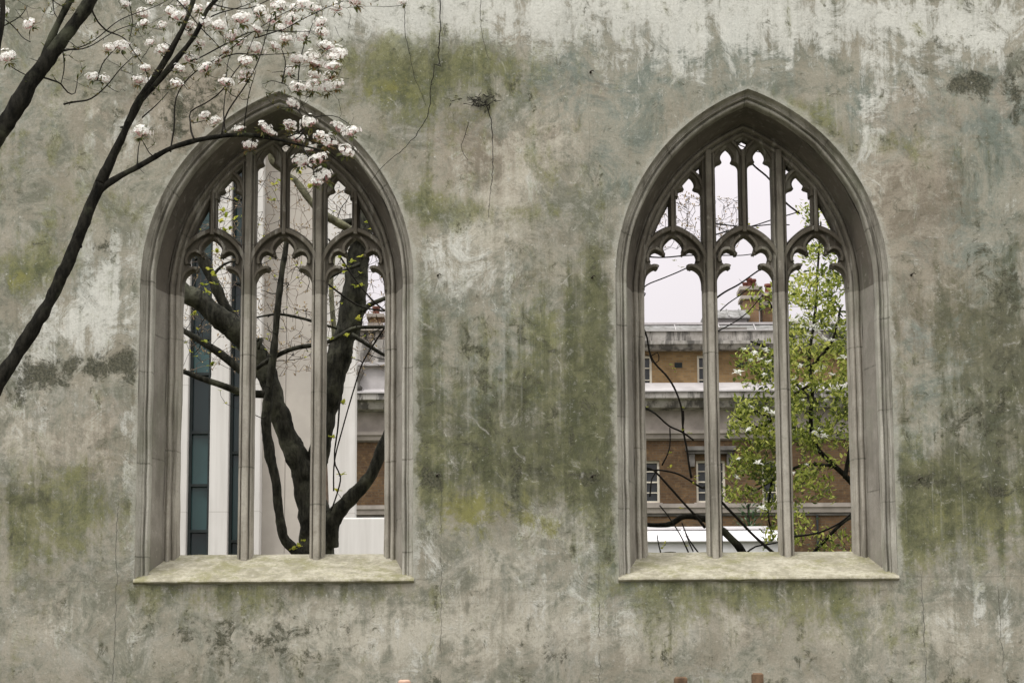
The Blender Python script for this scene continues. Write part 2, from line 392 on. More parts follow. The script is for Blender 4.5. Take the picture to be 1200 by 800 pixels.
def wall_face(y, front):
    loops=[]; X0,X1,Z0,Z1=-9,9,-.3,8.9
    verts=[]; edges=[]; 
    def addloop(l):
        b=len(verts); verts.extend([Vector(p) for p in l]); n=len(l)
        edges.extend([(b+i,b+(i+1)%n) for i in range(n)])
    # ragged top edge
    top=[(X1-(X1-X0)*i/60, Z1+.12*noise.noise(Vector((i*.37,0,0)))) for i in range(61)]
    addloop([(X0,Z0),(X1,Z0)]+top)
    polys=[]
    for cx in WIN:
        zb=2.768 if front else 3.0
        o=[(x+cx,z) for x,z,_ in outline(0 if front else .02,zb)]
        polys.append(o); addloop(o)
    if front:
        gx=np.arange(-4.4,4.41,.07); gz=np.arange(1.9,7.95,.07)
        for x in gx:
            for z in gz: verts.append(Vector((x+random.uniform(-.01,.01),z+random.uniform(-.01,.01))))
        for x in np.arange(-8.8,8.9,.4):
            for z in np.arange(0,8.6,.4):
                if abs(x)>4.6 or z<1.8 or z>8.0: verts.append(Vector((x,z)))
    v2,e2,f2,_,_,_=delaunay_2d_cdt(verts,edges,[],1,1e-5)
    def inside(p,poly):
        x,z=p; c=False; n=len(poly)
        for i in range(n):
            x1,z1=poly[i]; x2,z2=poly[(i+1)%n]
            if (z1>z)!=(z2>z) and x<(x2-x1)*(z-z1)/(z2-z1)+x1: c=not c
        return c
    fs=[]
    for f in f2:
        cx_=sum(v2[i][0] for i in f)/3; cz_=sum(v2[i][1] for i in f)/3
        if any(abs(cx_-W_)<1.1 and cz_>2.7 and inside((cx_,cz_),po) for W_,po in zip(WIN,polys)): continue
        a,b,c=[v2[i] for i in f]
        ccw=(b[0]-a[0])*(c[1]-a[1])-(b[1]-a[1])*(c[0]-a[0])>0
        f=tuple(f)
        if (ccw and not front) or (not ccw and front): f=f[::-1]
        fs.append(f)
    return [(v[0],y,v[1]) for v in v2],fs

BL={
'deep':[(620,450,110,110,.62),(700,470,45,120,.65),(560,520,80,50,.55),(510,450,32,130,.5),(650,535,70,30,.7),(1150,480,70,90,.8),(1115,560,60,25,.75),(1185,440,30,120,.6),(1180,320,45,70,.45),(60,318,60,22,.4),(40,590,45,50,.45),(1090,600,45,50,.6),(820,690,90,12,.6),(250,694,120,12,.55),(410,694,60,9,.4),(960,690,70,12,.55),(560,100,90,28,.4),(480,480,12,160,.4),(715,450,14,200,.55),(165,450,9,200,.3),(1140,180,70,30,.45),(1050,430,12,200,.35),(200,120,60,50,.4),(640,300,40,70,.35),(690,330,30,60,.45),(1130,250,40,60,.35),(870,765,100,25,.25),(300,765,90,28,.35),(350,735,60,30,.25),(460,85,60,30,.4),(495,240,20,25,.5),(1080,360,40,40,.3),(1150,380,60,50,.45),(620,580,90,22,.35),(100,600,60,40,.3),(1170,600,40,40,.35)],
'cream':[(600,735,330,50,.55),(110,520,80,45,.6),(130,360,60,50,.55),(60,400,60,40,.55),(580,230,65,80,.6),(540,300,60,60,.5),(640,170,50,60,.45),(430,745,200,40,.4),(1090,740,110,50,.55),(60,720,70,40,.4),(1070,450,40,60,.3),(1060,200,55,60,.4),(150,200,60,80,.35),(80,130,60,60,.35),(560,20,200,30,.5),(1000,40,220,40,.4),(650,610,40,24,.5),(560,655,80,26,.5),(690,620,30,40,.4),(1170,230,40,60,.25),(20,510,40,40,.4),(1020,220,16,80,.4),(790,735,60,30,.3)],
'pale':[(600,15,420,40,.75),(450,20,80,35,.3),(900,30,330,45,.5),(1120,35,120,40,.35),(130,340,50,60,.7),(70,385,45,35,.75),(15,425,20,30,.5),(60,200,60,60,.15),
   (40,480,60,30,.35),(160,150,40,25,.5),(535,270,40,45,.35),(520,315,45,35,.4),(585,330,30,40,.3),(610,215,60,40,.2),(700,260,20,80,.25),(560,150,35,25,.25),(650,600,40,30,.45),(500,620,30,60,.4),
   (720,700,60,60,.25),(600,700,120,50,.2),(1160,330,30,35,.4),(1010,200,15,80,.4),(1070,440,40,40,.2),(1180,560,35,20,.7),(1140,720,80,50,.3),(60,720,90,50,.15),(430,750,120,30,.15),(1190,250,20,60,.25),(1080,100,30,30,.3),(1030,130,20,50,.3),(150,560,15,130,.4),(760,120,60,60,.2),(850,85,60,25,.3),(400,620,0.1,0.1,0)],
'green':[(600,430,60,50,.2),(690,520,30,60,.25),(540,480,30,40,.2),(1120,590,70,40,.3),(470,80,50,26,.35),(440,75,55,30,.95),(560,70,95,28,.85),(510,110,60,40,.65),(600,120,40,25,.35),(480,130,30,60,.4),(565,190,60,50,.25),(495,235,22,28,.95),(520,255,40,15,.5),(640,190,35,40,.5),(625,250,60,12,.5),(560,245,50,10,.5),(690,330,25,40,.4),(650,370,30,60,.35),(640,410,40,60,.35),
   (610,480,100,80,.42),(500,450,25,150,.35),(690,470,35,110,.5),(540,540,60,40,.5),(650,545,60,25,.6),(560,600,60,40,.55),(685,600,30,50,.5),(500,560,30,40,.55),(715,640,15,40,.6),
   (60,305,60,25,.55),(30,330,50,30,.45),(20,350,20,50,.35),(60,120,55,80,.25),(25,60,25,60,.15),(50,190,30,90,.2),(120,240,40,20,.2),(100,250,60,20,.3),(165,290,12,200,.25),
   (50,600,60,45,.75),(90,580,60,45,.6),(30,650,50,25,.6),(130,640,30,30,.35),(215,700,70,25,.6),(300,715,70,30,.35),(420,700,60,15,.4),(300,690,180,8,.5),
   (940,135,45,25,.6),(980,190,30,30,.4),(1050,165,30,14,.75),(1110,180,40,14,.6),(1045,335,22,18,.5),(880,125,60,12,.3),(700,190,30,60,.2),
   (1090,575,30,35,.9),(1120,610,60,50,.65),(1160,600,50,45,.5),(1070,600,30,80,.6),(1190,590,25,70,.4),(1130,480,60,60,.35),(1180,455,40,12,.5),(820,700,90,20,.75),(950,700,80,22,.5),(780,715,40,40,.45),(960,730,60,25,.4),(1020,740,40,40,.3),(1070,740,30,50,.25),(860,690,150,8,.5),(790,750,60,30,.25),(50,760,50,30,.3),(10,180,30,60,.25),(700,400,22,140,.35)],
'yellow':[(465,105,40,18,.5),(545,135,50,14,.35),(555,598,34,20,.55),(590,584,50,16,.45),(620,605,30,14,.35),(520,610,20,20,.35),(685,590,15,30,.4),(640,625,35,12,.4),(545,640,25,25,.45),(500,225,15,20,.25),(75,590,40,18,.4),(80,760,30,20,.35),(1130,590,50,25,.5),(1160,625,40,15,.35),(205,690,40,8,.4),(15,330,20,15,.5),(950,140,20,12,.3),(1180,455,30,8,.35),(960,720,30,14,.35),(585,95,60,10,.3)],
'dark':[(1130,98,20,12,1.25),(1150,104,9,16,1.1),(1190,112,12,32,1.15),(1175,90,25,8,.4),(1075,88,25,12,.45),(1060,110,18,10,.35),(570,118,12,12,1.0),(540,117,22,7,.75),(600,110,18,12,.5),(625,115,12,8,.5),
   (35,438,36,15,.75),(80,434,40,9,.5),(125,426,34,14,.75),(150,440,12,14,.6),(20,462,22,16,.6),(60,450,16,18,.4),(150,415,10,20,.5),(120,292,14,10,.85),(105,345,8,6,.3),(190,120,45,40,.35),(215,150,30,30,.35),(245,125,30,25,.35),(225,90,60,25,.25),(150,100,30,20,.15),
   (630,552,18,8,.6),(505,558,12,8,.55),(525,570,26,14,.3),(600,575,8,22,.35),(600,590,8,20,.5),(575,545,60,14,.3),(700,556,30,6,.4),(1085,562,25,10,.75),(1120,568,70,5,.7),(1160,575,40,4,.6),(1160,480,50,40,.35),(1155,285,20,25,.65),(1045,165,14,8,.6),(1140,160,10,14,.45),(1110,500,60,40,.3),(1190,370,20,60,.35),
   (1180,340,40,25,.4),(1060,330,14,10,.3),(280,760,80,40,.35),(340,740,60,25,.35),(220,740,60,30,.25),(620,765,50,12,.35),(660,770,25,15,.4),(545,760,14,10,.3),(770,775,40,12,.25),(880,770,80,12,.25),(650,480,60,60,.32),(560,440,60,50,.28),(715,620,14,30,.55),(605,400,50,30,.2),(1170,180,30,14,.25),(1180,420,30,60,.3),(500,515,20,40,.3),(560,510,40,30,.25),(690,560,25,8,.6),(5,610,14,30,.25)],
'warm':[(580,210,70,50,.7),(540,170,60,40,.5),(640,130,50,50,.35),(700,110,30,60,.35),(520,300,50,60,.35),(600,320,50,50,.3),(1060,215,60,50,.7),(1090,250,50,80,.5),(1030,250,25,80,.5),(1060,120,60,30,.5),(1120,350,70,60,.45),(1160,400,60,60,.45),(130,510,70,50,.6),(50,520,60,40,.4),(140,620,20,60,.3),(195,125,60,50,.85),(240,130,45,50,.7),(60,720,100,50,.3),(1060,420,30,80,.45),(1040,560,20,60,.35),(660,320,40,40,.3),(540,770,70,25,.35),(300,760,80,30,.35),(720,780,60,20,.3),(880,750,100,35,.4),(1170,120,50,40,.4),(90,150,60,40,.25),(30,230,60,40,.2),(500,400,60,40,.2),(560,690,100,20,.25),(640,190,40,30,.2)],
'teal':[(1130,150,110,60,.4),(1150,330,60,90,.35),(1100,480,80,80,.3),(800,60,120,50,.35),(620,90,90,40,.3),(60,150,80,90,.3),(520,450,70,80,.35),(650,640,100,40,.25),(1090,690,80,40,.3),(1120,120,100,20,.6),(900,60,200,40,.4),(680,110,60,90,.5),(720,200,40,90,.45),(1170,220,50,110,.6),(1110,300,70,60,.5),(1130,450,60,70,.5),(700,520,40,60,.35),(610,330,90,50,.3),(1080,400,40,60,.4),(20,100,50,80,.3),(30,280,50,40,.35),(110,320,30,60,.45),(480,500,10,200,.3),(1020,300,20,140,.4),(720,680,60,50,.4),(600,430,100,60,.35),(1010,130,30,30,.5),(500,350,50,40,.35),(860,100,60,20,.3),(1190,640,40,60,.3),(760,170,60,60,.4),(560,560,60,40,.3),(130,370,40,60,.3),(760,80,60,60,.4)]}
vs,fs=wall_face(0,True)
pa=MB(); pa.add(vs,fs)
# slight relief of the old plaster
def relief(x,z):
    return .022*noise.noise(Vector((x*.9,0,z*.9)))+.010*noise.noise(Vector((x*3.1,5,z*3.1)))
V=np.array(vs)
rimd=np.full(len(V),9.0)
for cx in WIN:
    o=np.array([(x+cx,z) for x,z,_ in outline(0,2.77,60,60)])
    d=np.sqrt(((V[:,None,[0,2]]-o[None])**2).sum(2)).min(1); rimd=np.minimum(rimd,d)
nv=[]
for i,(x,y,z) in enumerate(vs):
    kf=min(1,rimd[i]/.25); nv.append((x,relief(x,z)*kf*kf if rimd[i]>1e-3 else 0,z))
pa.v=nv
# back face, top, ends
vb,fb=wall_face(THK,False); pa.add(vb,fb)
tp=MB()
n0=60
top=[(9-18*i/60, 8.9+.12*noise.noise(Vector((i*.37,0,0)))) for i in range(61)]
for i in range(60):
    (x0,z0),(x1,z1)=top[i],top[i+1]; pa.add([(x0,0,z0),(x1,0,z1),(x1,THK,z1),(x0,THK,z0)],[(0,1,2,3)][:1])
pa.add([(-9,0,-.3),(-9,THK,-.3),(-9,THK,top[-1][1]),(-9,0,top[-1][1])],[(0,1,2,3)])
pa.add([(9,0,-.3),(9,THK,-.3),(9,THK,top[0][1]),(9,0,top[0][1])],[(3,2,1,0)])
plaster=pa.build('plaster_face',M['wall'],wall,smooth=True)
nvt=len(plaster.data.vertices); VV=np.zeros(nvt*3); plaster.data.vertices.foreach_get('co',VV); VV=VV.reshape(-1,3)
for ch,bl in BL.items():
    a=np.zeros(nvt)
    for (px,py,rx,ry,s_) in bl:
        if s_==0: continue
        q=P(px,py); sx_,sz_=rx/152.,ry/152.
        d2=((VV[:,0]-q.x)/sx_)**2+((VV[:,2]-q.z)/sz_)**2
        a+=s_*np.exp(-d2*.75)
    # the same patina goes on outside the photographed stretch
    outm=(np.abs(VV[:,0])>4.2)|(VV[:,2]<2.0)|(VV[:,2]>7.8)|(VV[:,1]>.5)
    a[outm]+=.25
    at_=plaster.data.attributes.new(ch,'FLOAT','POINT'); at_.data.foreach_set('value',np.clip(a,0,1.2))
rr=np.zeros(nvt); rr[:len(vs)]=np.exp(-(rimd/.05)**2)*1.1
at_=plaster.data.attributes.new('rim','FLOAT','POINT'); at_.data.foreach_set('value',rr)

# sill material
k=NT('sill_stone'); n1=k.noise(5,10,.75); n2=k.noise(26,7,.75)
c=k.mix(k.rng(n1,.38,.62),(.235,.215,.155),(.40,.37,.29)); c=k.mix(k.rng(k.noise(3.5,10,.8,vec=k.mapping((1,1,1),(5,1,1))),.48,.60,0,.7),c,(.19,.18,.08))
c=k.mix(k.rng(n2,.52,.64,0,.5),c,(.15,.14,.10)); c=k.mix(k.rng(n2,.45,.34,0,.4),c,(.56,.54,.49)); k.col(c); k.bump(n2,.5,.01); M['sill']=k.m

TB=5.10
def rib_section(half, d0, d1, nose):
    """closed section (across, depth) of a moulded bar"""
    m_=(d0+d1)/2
    w_=half-nose
    right=[(nose,d0+.006),(nose+w_*.06,d0+.022),(nose+w_*.10,d0+.048),(nose+w_*.34,d0+.052),(nose+w_*.42,d0+.034),(nose+w_*.70,d0+.042),(half*.985,d0+.075),(half,m_-.03)]
    pts=[(-nose*.7,d0),(nose*.7,d0)]+right+[(x,2*m_-d) for x,d in right[::-1]]+[(nose*.7,d1),(-nose*.7,d1)]
    left=[(-x,d) for x,d in right]
    pts+= [(x,2*m_-d) for x,d in left]+left[::-1]
    return pts
def bar(mb, path, sec, cx, uvoff=0, close_uv=True):
    """sweep a section along a path [(x,h)] in the window plane"""
    n=len(path); k_=len(sec); vs=[]; 
    if mb.uv is None: mb.uv=[]
    L_=0
    for i,(x,z) in enumerate(path):
        p0=path[max(i-1,0)]; p1=path[min(i+1,n-1)]
        tx,tz=p1[0]-p0[0],p1[1]-p0[1]; l=math.hypot(tx,tz) or 1; nx,nz=tz/l,-tx/l
        if i: L_+=math.dist(path[i],path[i-1])
        for a,d in sec:
            q=Vector((cx+x+nx*a,d,z+nz*a)); dd=.0022*noise.noise(q*6)
            vs.append((q.x+dd,q.y+dd,q.z)); mb.uv.append((L_+uvoff,a))
    fs=[]
    for i in range(n-1):
        for j in range(k_):
            b_=(j+1)%k_; fs.append((i*k_+j,i*k_+b_,(i+1)*k_+b_,(i+1)*k_+j))
    fs.append(tuple(range(k_))[::-1]); fs.append(tuple((n-1)*k_+j for j in range(k_)))
    mb.add(vs,fs)
def arch_x(h):   # inner half-width of the opening at height h above TB, inset .256
    Rr=HW+CR-.254; z=h-(SPR-TB)
    return math.sqrt(max(0,Rr*Rr-z*z))-CR if z>0 else HW-.254
def sm(pts,step=.012):
    return [(p.x,p.y) for p,_ in catmull([Vector((a,b)) for a,b in pts],step)]
def light_hole(xc,half,zb):
    def side(s):
        a=sm([(half,.06),(half-.004,.11),(half-.03,.165),(half-.07,.20),(half-.115,.214)])
        b=sm([(half-.115,.214),(half-.082,.232),(half-.050,.262),(half-.040,.298),(half-.056,.332),(half-.095,.350),(half-.138,.342),(.062,.316)])
        c_=sm([(.062,.316),(.076,.352),(.072,.398),(.040,.442),(0,.467)])
        return [(xc+s*x,h) for x,h in a+b[1:]+c_[1:]]
    rt=side(1); lt=side(-1)
    return [(xc-half,zb)]+[(xc+half,zb)]+rt+lt[::-1][1:]
def rib_h(dx):  # centreline height of the light arch rib
    r=.37; c_=.085; return .175+math.sqrt(max(0,r*r-(abs(dx)+c_)**2))
def upper_hole(x0,x1,xc_sub,xm,sh,top):
    """light above the arches: x0<x1, foot follows the rib of arch centred at xc_sub or other"""
    xm_=(x0+x1)/2; hw=(x1-x0)/2
    foot=[(x0+(x1-x0)*i/8) for i in range(9)]
    pts=[(x,rib_h(x-xc_sub)+.045) for x in foot]
    rt=sm([(x1,sh-.06),(x1-.003,sh-.03),(x1-.02,sh-.006),(xm_+.050,sh+.004),(xm_+.034,sh+.018)])
    ft=sm([(xm_+.034,sh+.018),(xm_+.046,sh+.045),(xm_+.042,sh+.075),(xm_+.02,sh+.108),(xm_,sh+top)])
    lt=[(2*xm_-x,h) for x,h in (rt+ft[1:])][::-1][1:]
    return pts+rt+ft[1:]+lt
def make_window(idx,cx):
    win=bpy.data.objects.new('traceried_window',None); sc.collection.objects.link(win); win.parent=wall
    win['label']=('pointed stone window behind the white blossom, dark tree trunk seen through it','pointed stone window with brick building and leafy magnolia seen through it')[idx]
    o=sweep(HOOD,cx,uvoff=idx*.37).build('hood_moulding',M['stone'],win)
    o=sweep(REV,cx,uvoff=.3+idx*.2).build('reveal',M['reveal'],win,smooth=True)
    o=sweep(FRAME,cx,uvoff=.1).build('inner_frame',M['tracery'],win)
    # sill
    s_=MB(); nx=60; prof=[(-.022,2.772),(-.019,2.784),(0,2.796),(.10,2.835),(.20,2.872),(.32,2.915),(.45,2.962),(.60,3.018),(.66,3.03),(THK+.004,3.03),(THK+.004,2.66),(.06,2.66),(.06,2.752),(-.012,2.760)]
    s_.prism_x(prof,cx-1.078,cx+1.078,n=nx)
    s_.v=[(x,y+(.012*noise.noise(Vector((x*6,1,0)))+.006*noise.noise(Vector((x*19,3,0))) if y<0 else 0), z+(.010*noise.noise(Vector((x*3,y*3,2)))+.004*noise.noise(Vector((x*11,y*11,2))) if z>2.775 and 0<=y<.62 else .004*noise.noise(Vector((x*9,0,7))))) for x,y,z in s_.v]
    s_.build('sill',M['sill'],win,smooth=True).data.set_sharp_from_angle(angle=R(50))
    sec=rib_section(.059,.465,.735,.024)
    for mxx in (-.286,.286):
        mb=MB(); top=TB+1.085
        ztop=SPR+math.sqrt((HW+CR-.20)**2-(.286+CR)**2)
        path=[(mxx,2.72+(ztop-2.72)*i/40) for i in range(41)]
        bar(mb,path,sec,cx,.25 if mxx<0 else .55); mb.build('mullion',M['tracery'],win)
    # pierced plate
    holes=[]
    for xc,half in ((0,.229),(-.5800,.2365),(.5800,.2365)):
        holes.append(light_hole(xc,half,-.05))
    for s in (-1,1):
        a,b=sorted((s*.038,s*.229)); holes.append(upper_hole(a,b,0,0,1.075,.125))
        a,b=sorted((s*.345,s*.545)); holes.append(upper_hole(a,b,s*.58,0,.852,.118))
        # corner piece beside the arch
        def ap(h): return arch_x(h)-.004
        pts=[(s*.608,rib_h(.028)+.038)]
        xs=[.65,.69,.73,.765]
        pts+=[(s*x,rib_h(x-.58)+.036) for x in xs]
        hs_=[.43,.50,.57,.64,.70,.74]
        pts+=[(s*min(ap(h),.9),h) for h in hs_]+[(s*.608,.79)]
        if s<0: pts=pts[::-1]
        holes.append(pts)
        t=[(s*.350,.985),(s*.398,1.032),(s*.355,1.075)]
        holes.append(t if s>0 else t[::-1])
    holes.append([(0,1.195),(.018,1.215),(.038,1.248),(0,1.268),(-.038,1.248),(-.018,1.215)])
    # outer boundary of the plate
    outer=[(-(HW-.25),-.0)]
    outer=[]
    Rr=HW+CR-.243; z0=.02
    th=math.acos(CR/Rr)
    arcp=[(CR-Rr*math.cos(th*i/24),(SPR-TB)+Rr*math.sin(th*i/24)) for i in range(25)]
    arcp=arcp[:-1]+[(-x,h) for x,h in arcp[::-1]]
    outer=[(HW-.243,z0),][0:0]+[(-(HW-.243),z0)]+arcp[1:-1]+[(HW-.243,z0)]
    outer=outer[::-1]   # lower right -> apex -> lower left
    bot=[]
    holes2=[]
    for hidx,h in enumerate(holes):
        a=sum(h[i][0]*h[(i+1)%len(h)][1]-h[(i+1)%len(h)][0]*h[i][1] for i in range(len(h)))
        if a<0: h=h[::-1]
        holes2.append(h)
    def grow(h,d):
        n=len(h); o=[]
        for i in range(n):
            x0,z0_=h[i-1]; x1,z1=h[(i+1)%n]; tx,tz=x1-x0,z1-z0_; l=math.hypot(tx,tz) or 1
            o.append((h[i][0]+tz/l*d,h[i][1]-tx/l*d))
        return o
    D0,D1=.545,.655
    mb=MB()
    def face(depth,gr,flip):
        verts=[];edges=[]
        loops=[outer]+[grow(h,gr if i>2 else gr) for i,h in enumerate(holes2)]
        for l in loops:
            b_=len(verts); verts.extend([Vector((x,z)) for x,z in l]); edges.extend([(b_+i,b_+(i+1)%len(l)) for i in range(len(l))])
        v2,e2,f2,_,_,_=delaunay_2d_cdt(verts,edges,[],1,1e-6)
        def ins(p,poly):
            x,z=p;c_=False;n=len(poly)
            for i in range(n):
                x1,z1=poly[i];x2,z2=poly[(i+1)%n]
                if (z1>z)!=(z2>z) and x<(x2-x1)*(z-z1)/(z2-z1)+x1: c_=not c_
            return c_
        fs=[]
        for f in f2:
            c_=(sum(v2[i][0] for i in f)/3,sum(v2[i][1] for i in f)/3)
            if not ins(c_,outer) or any(ins(c_,l) for l in loops[1:]): continue
            a,b_,d_=[v2[i] for i in f]; ccw=(b_[0]-a[0])*(d_[1]-a[1])-(b_[1]-a[1])*(d_[0]-a[0])>0
            f=tuple(f); 
            if ccw==flip: f=f[::-1]
            fs.append(f)
        mb.add([(cx+v[0],depth,TB+v[1]) for v in v2],fs)
    face(D0,.016,False); face(D1,.016,True)
    for h in holes2:
        n=len(h); g_=grow(h,.016)
        rings=[[(x,D0,z) for x,z in g_],[(x,D0+.03,z) for x,z in h],[(x,D1-.03,z) for x,z in h],[(x,D1,z) for x,z in g_]]
        vs_=[(cx+x,y,TB+max(z,z0)) for r in rings for x,y,z in r]; fs_=[]
        for i in range(3):
            for j in range(n):
                if h[j][1]<z0 and h[(j+1)%n][1]<z0: continue
                fs_.append((i*n+j,i*n+(j+1)%n,(i+1)*n+(j+1)%n,(i+1)*n+j))
        mb.add(vs_,fs_)
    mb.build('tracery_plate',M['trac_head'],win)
    # moulded ribs over the plate
    rb=MB()
    sec2=rib_section(.034,.495,.705,.017); sec3=rib_section(.031,.485,.715,.015); sec4=rib_section(.022,.515,.685,.012)
    for xc in (-.580,0,.580):
        pts=[]
        for i in range(33):
            dx=-.285+.57*i/32
            pts.append((xc+dx,TB+rib_h(dx)))
        bar(rb,pts,sec2,cx)
        # small inner ribs following the cusps
        for s in (-1,1):
            bar(rb,[(xc+s*x,TB+h) for x,h in sm([(.252,.04),(.246,.12),(.215,.195),(.150,.232),(.122,.222)],.02)],sec4,cx)
            bar(rb,[(xc+s*x,TB+h) for x,h in sm([(.20,.262),(.208,.30),(.185,.352),(.135,.372),(.082,.345)],.02)],sec4,cx)
            bar(rb,[(xc+s*x,TB+h) for x,h in sm([(.088,.345),(.098,.385),(.078,.43),(.035,.475)],.02)],sec4,cx)
    bar(rb,[(0,TB+.50+.68*i/10) for i in range(11)],sec3,cx)
    for s in (-1,1):
        ztop=math.sqrt((HW+CR-.22)**2-(.58+CR)**2)+SPR-TB
        bar(rb,[(s*.580,TB+.50+(ztop-.50)*i/8) for i in range(9)],sec3,cx)
        bar(rb,[(s*x,TB+h) for x,h in sm([(.012,1.13),(.030,1.19),(.068,1.24),(.12,1.28)],.03)],sec4,cx)
        bar(rb,[(s*x,TB+h) for x,h in sm([(.262,1.00),(.245,1.10),(.205,1.18),(.15,1.235),(.09,1.27)],.03)],sec4,cx)
        bar(rb,[(s*x,TB+h) for x,h in sm([(.330,.86),(.352,.94),(.398,1.0),(.45,1.03)],.03)],sec4,cx)
        bar(rb,[(s*x,TB+h) for x,h in sm([(.552,.80),(.545,.90),(.50,.97),(.46,1.01)],.03)],sec4,cx)
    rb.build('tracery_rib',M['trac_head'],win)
    return win
for i,cx in enumerate(WIN): make_window(i,cx)

# iron pins left in the plaster
M['iron']=simple('rusted_iron',(.035,.028,.022),.85,.4,30,.3)
for (px,py,lab) in ((1068,322,'small bent iron hook in the plaster right of the magnolia window'),(692,85,'small dark iron pin high in the wall between the arch heads'),
      (513,323,'tiny iron pin in the plaster beside the spring of the blossom window arch'),(694,325,'tiny iron pin in the plaster beside the left springing of the magnolia window'),
      (512,557,'iron stub in dark moss low beside the blossom window jamb'),(694,558,'iron stub in dark moss low beside the left jamb of the magnolia window'),(1077,561,'iron stub in the green moss patch right of the magnolia window')):
    q=P(px,py); mb=MB(); K=.62
    mb.tube([q+Vector((0,.03,0)),q+Vector((0,-.02,0)),q+Vector((.004,-.045,.004))*K,q+Vector((.03,-.055,.012))*K,q+Vector((.045,-.05,-.004))*K],[.005,.005,.0045,.004,.003],7,.2)
    mb.tube([q+Vector((0,.012,0)),q+Vector((0,-.012,0))],[.010,.008],8,.3)
    tag(mb.build('iron_pin',M['iron'],smooth=True),lab,'iron pin','iron pins left in the plaster')

# ------------------------------------------------------------ trees
class Tree:
    def __init__(s): s.mb=MB(); s.twig=MB(); s.N=[]; s.Rr=[]
    def limb(s, pts, radii, sides=10, step=.08, bump=.12, jit=.0, mb=None, reg=True):
        sm_=catmull(pts,step); P_=[];Q=[]
        for p,t in sm_:
            i=min(int(t),len(radii)-2) if len(radii)>1 else 0; f_=t-i
            r=radii[i]*(1-f_)+radii[min(i+1,len(radii)-1)]*f_
            if jit: p=p+Vector((noise.noise(p*3),noise.noise(p*3+Vector((9,0,0))),noise.noise(p*3+Vector((0,9,0)))))*jit
            P_.append(p);Q.append(r)
        (mb or s.mb).tube(P_,Q,sides,bump)
        if reg:
            s.N+= [tuple(p) for p in P_]; s.Rr+=Q
        return P_
    def attach(s, tgt, r_tip=.0015, kmax=.6, up=.15, sides=5, maxr=.012, mb=None, wig=.10):
        A=np.array(s.N); t=np.array(tgt); d=np.sqrt(((A-t)**2).sum(1))
        pen=d+.25*np.maximum(0,A[:,2]-t[2])
        i=int(pen.argmin()); a=Vector(s.N[i]); b=Vector(tgt); L_=(b-a).length
        if L_<.01: return
        r0=min(s.Rr[i]*kmax,maxr,max(r_tip*1.5,.0035*L_+r_tip*1.8))
        perp=Vector((random.uniform(-1,1),random.uniform(-.6,.6),random.uniform(-1,1)))*L_*wig
        m1=a.lerp(b,.35)+perp+Vector((0,0,-up*L_*.3)); m2=a.lerp(b,.7)+perp*.4+Vector((0,0,-up*L_*.25))
        s.limb([a,m1,m2,b],[r0,r0*.8,(r0+r_tip)/2,r_tip],sides,max(.025,L_/10),.1,mb=mb or s.twig)
def leaf(mb, p, d, L_, w_, tint, up=Vector((0,0,1)), curl=.25):
    d=d.normalized(); sd_=d.cross(up); sd_=sd_.normalized() if sd_.length>1e-4 else Vector((1,0,0)); n_=sd_.cross(d)
    a=p; b=p+d*L_*.5+n_*L_*.05; c_=p+d*L_+n_*(-curl*L_*.4)
    l_=p+d*L_*.42+sd_*w_*.5+n_*w_*.22; l2=p+d*L_*.72+sd_*w_*.38+n_*w_*.14
    r_=p+d*L_*.42-sd_*w_*.5+n_*w_*.22; r2=p+d*L_*.72-sd_*w_*.38+n_*w_*.14
    mb.add([a,l_,l2,c_,r2,r_,b],[(0,6,1),(1,6,2),(2,6,3),(0,5,6),(5,4,6),(4,3,6)],tint)
def rv(a=1): return Vector((random.gauss(0,a),random.gauss(0,a),random.gauss(0,a)))

# --- foreground blossom tree (in front of the wall, left)
YF=-2.6; pf=ppm(YF)
M['petal']=leaf_material('blossom_petal',(.80,.68,.66),(.89,.865,.83),(.93,.92,.88),.35,.6)
M['bud']=leaf_material('pink_bud',(.55,.22,.24),(.68,.38,.38),(.75,.5,.48),.25,.6)
M['young']=leaf_material('bronze_young_leaf',(.035,.05,.012),(.10,.12,.03),(.22,.13,.05),.35,.5)
ft=empty('blossom_tree',P(-60,900,YF)*1,'dark branched tree with white and pink blossom reaching in from the left','tree')
ft.location.z=0
T=Tree()
def F(l,Y=YF): return [P(a,b,Y+(c_[0] if c_ else 0)) for a,b,*c_ in l]
base=Vector((ft.location.x,YF,0)); 
T.limb([base,base+Vector((-.05,0,1.2)),P(-70,600,YF),P(-30,510,YF),P(-5,455,YF),P(30,398,YF),P(60,348,YF),P(88,288,YF),P(108,238,YF),P(117,215,YF)],[v*.87/pf/2 for v in (34,30,28,24,21,19,18,17,16,15)],14,.03,.30,mb=T.mb)
T.limb(F([(117,215),(134,180),(150,145),(164,116),(178,95),(200,60),(219,22),(232,-20),(240,-60)]),[v*.87/pf/2 for v in (15,12,11,11,9,8,7,6,5)],12,.03,.30)
T.limb(F([(164,118),(183,98),(205,72),(228,42),(243,12),(262,-8),(300,-40)]),[v*.87/pf/2 for v in (9,8,8,7,6,6,4)],10,.03,.26)
T.limb(F([(112,228),(124,217),(142,206),(168,192),(200,174),(238,163),(286,158),(322,163),(352,170),(380,177)]),[v*.87/pf/2 for v in (11,10,9,8,7.5,7,6,4.5,3.2,2.2)],10,.03,.26)
b2=[base+Vector((-.5,-.2,2.2)),P(-120,380,YF-.2),P(-60,260,YF-.2),P(-25,195,YF-.2),P(5,148,YF-.2),P(40,92,YF-.2),P(62,62,YF-.2),P(88,27,YF-.2),P(112,-8,YF-.2),P(140,-60,YF-.2)]
T.limb([base+Vector((-.02,0,1.1))]+b2,[v*.87/pf/2 for v in (30,28,28,27,26,25,24,20,18,16,13)],14,.03,.30)
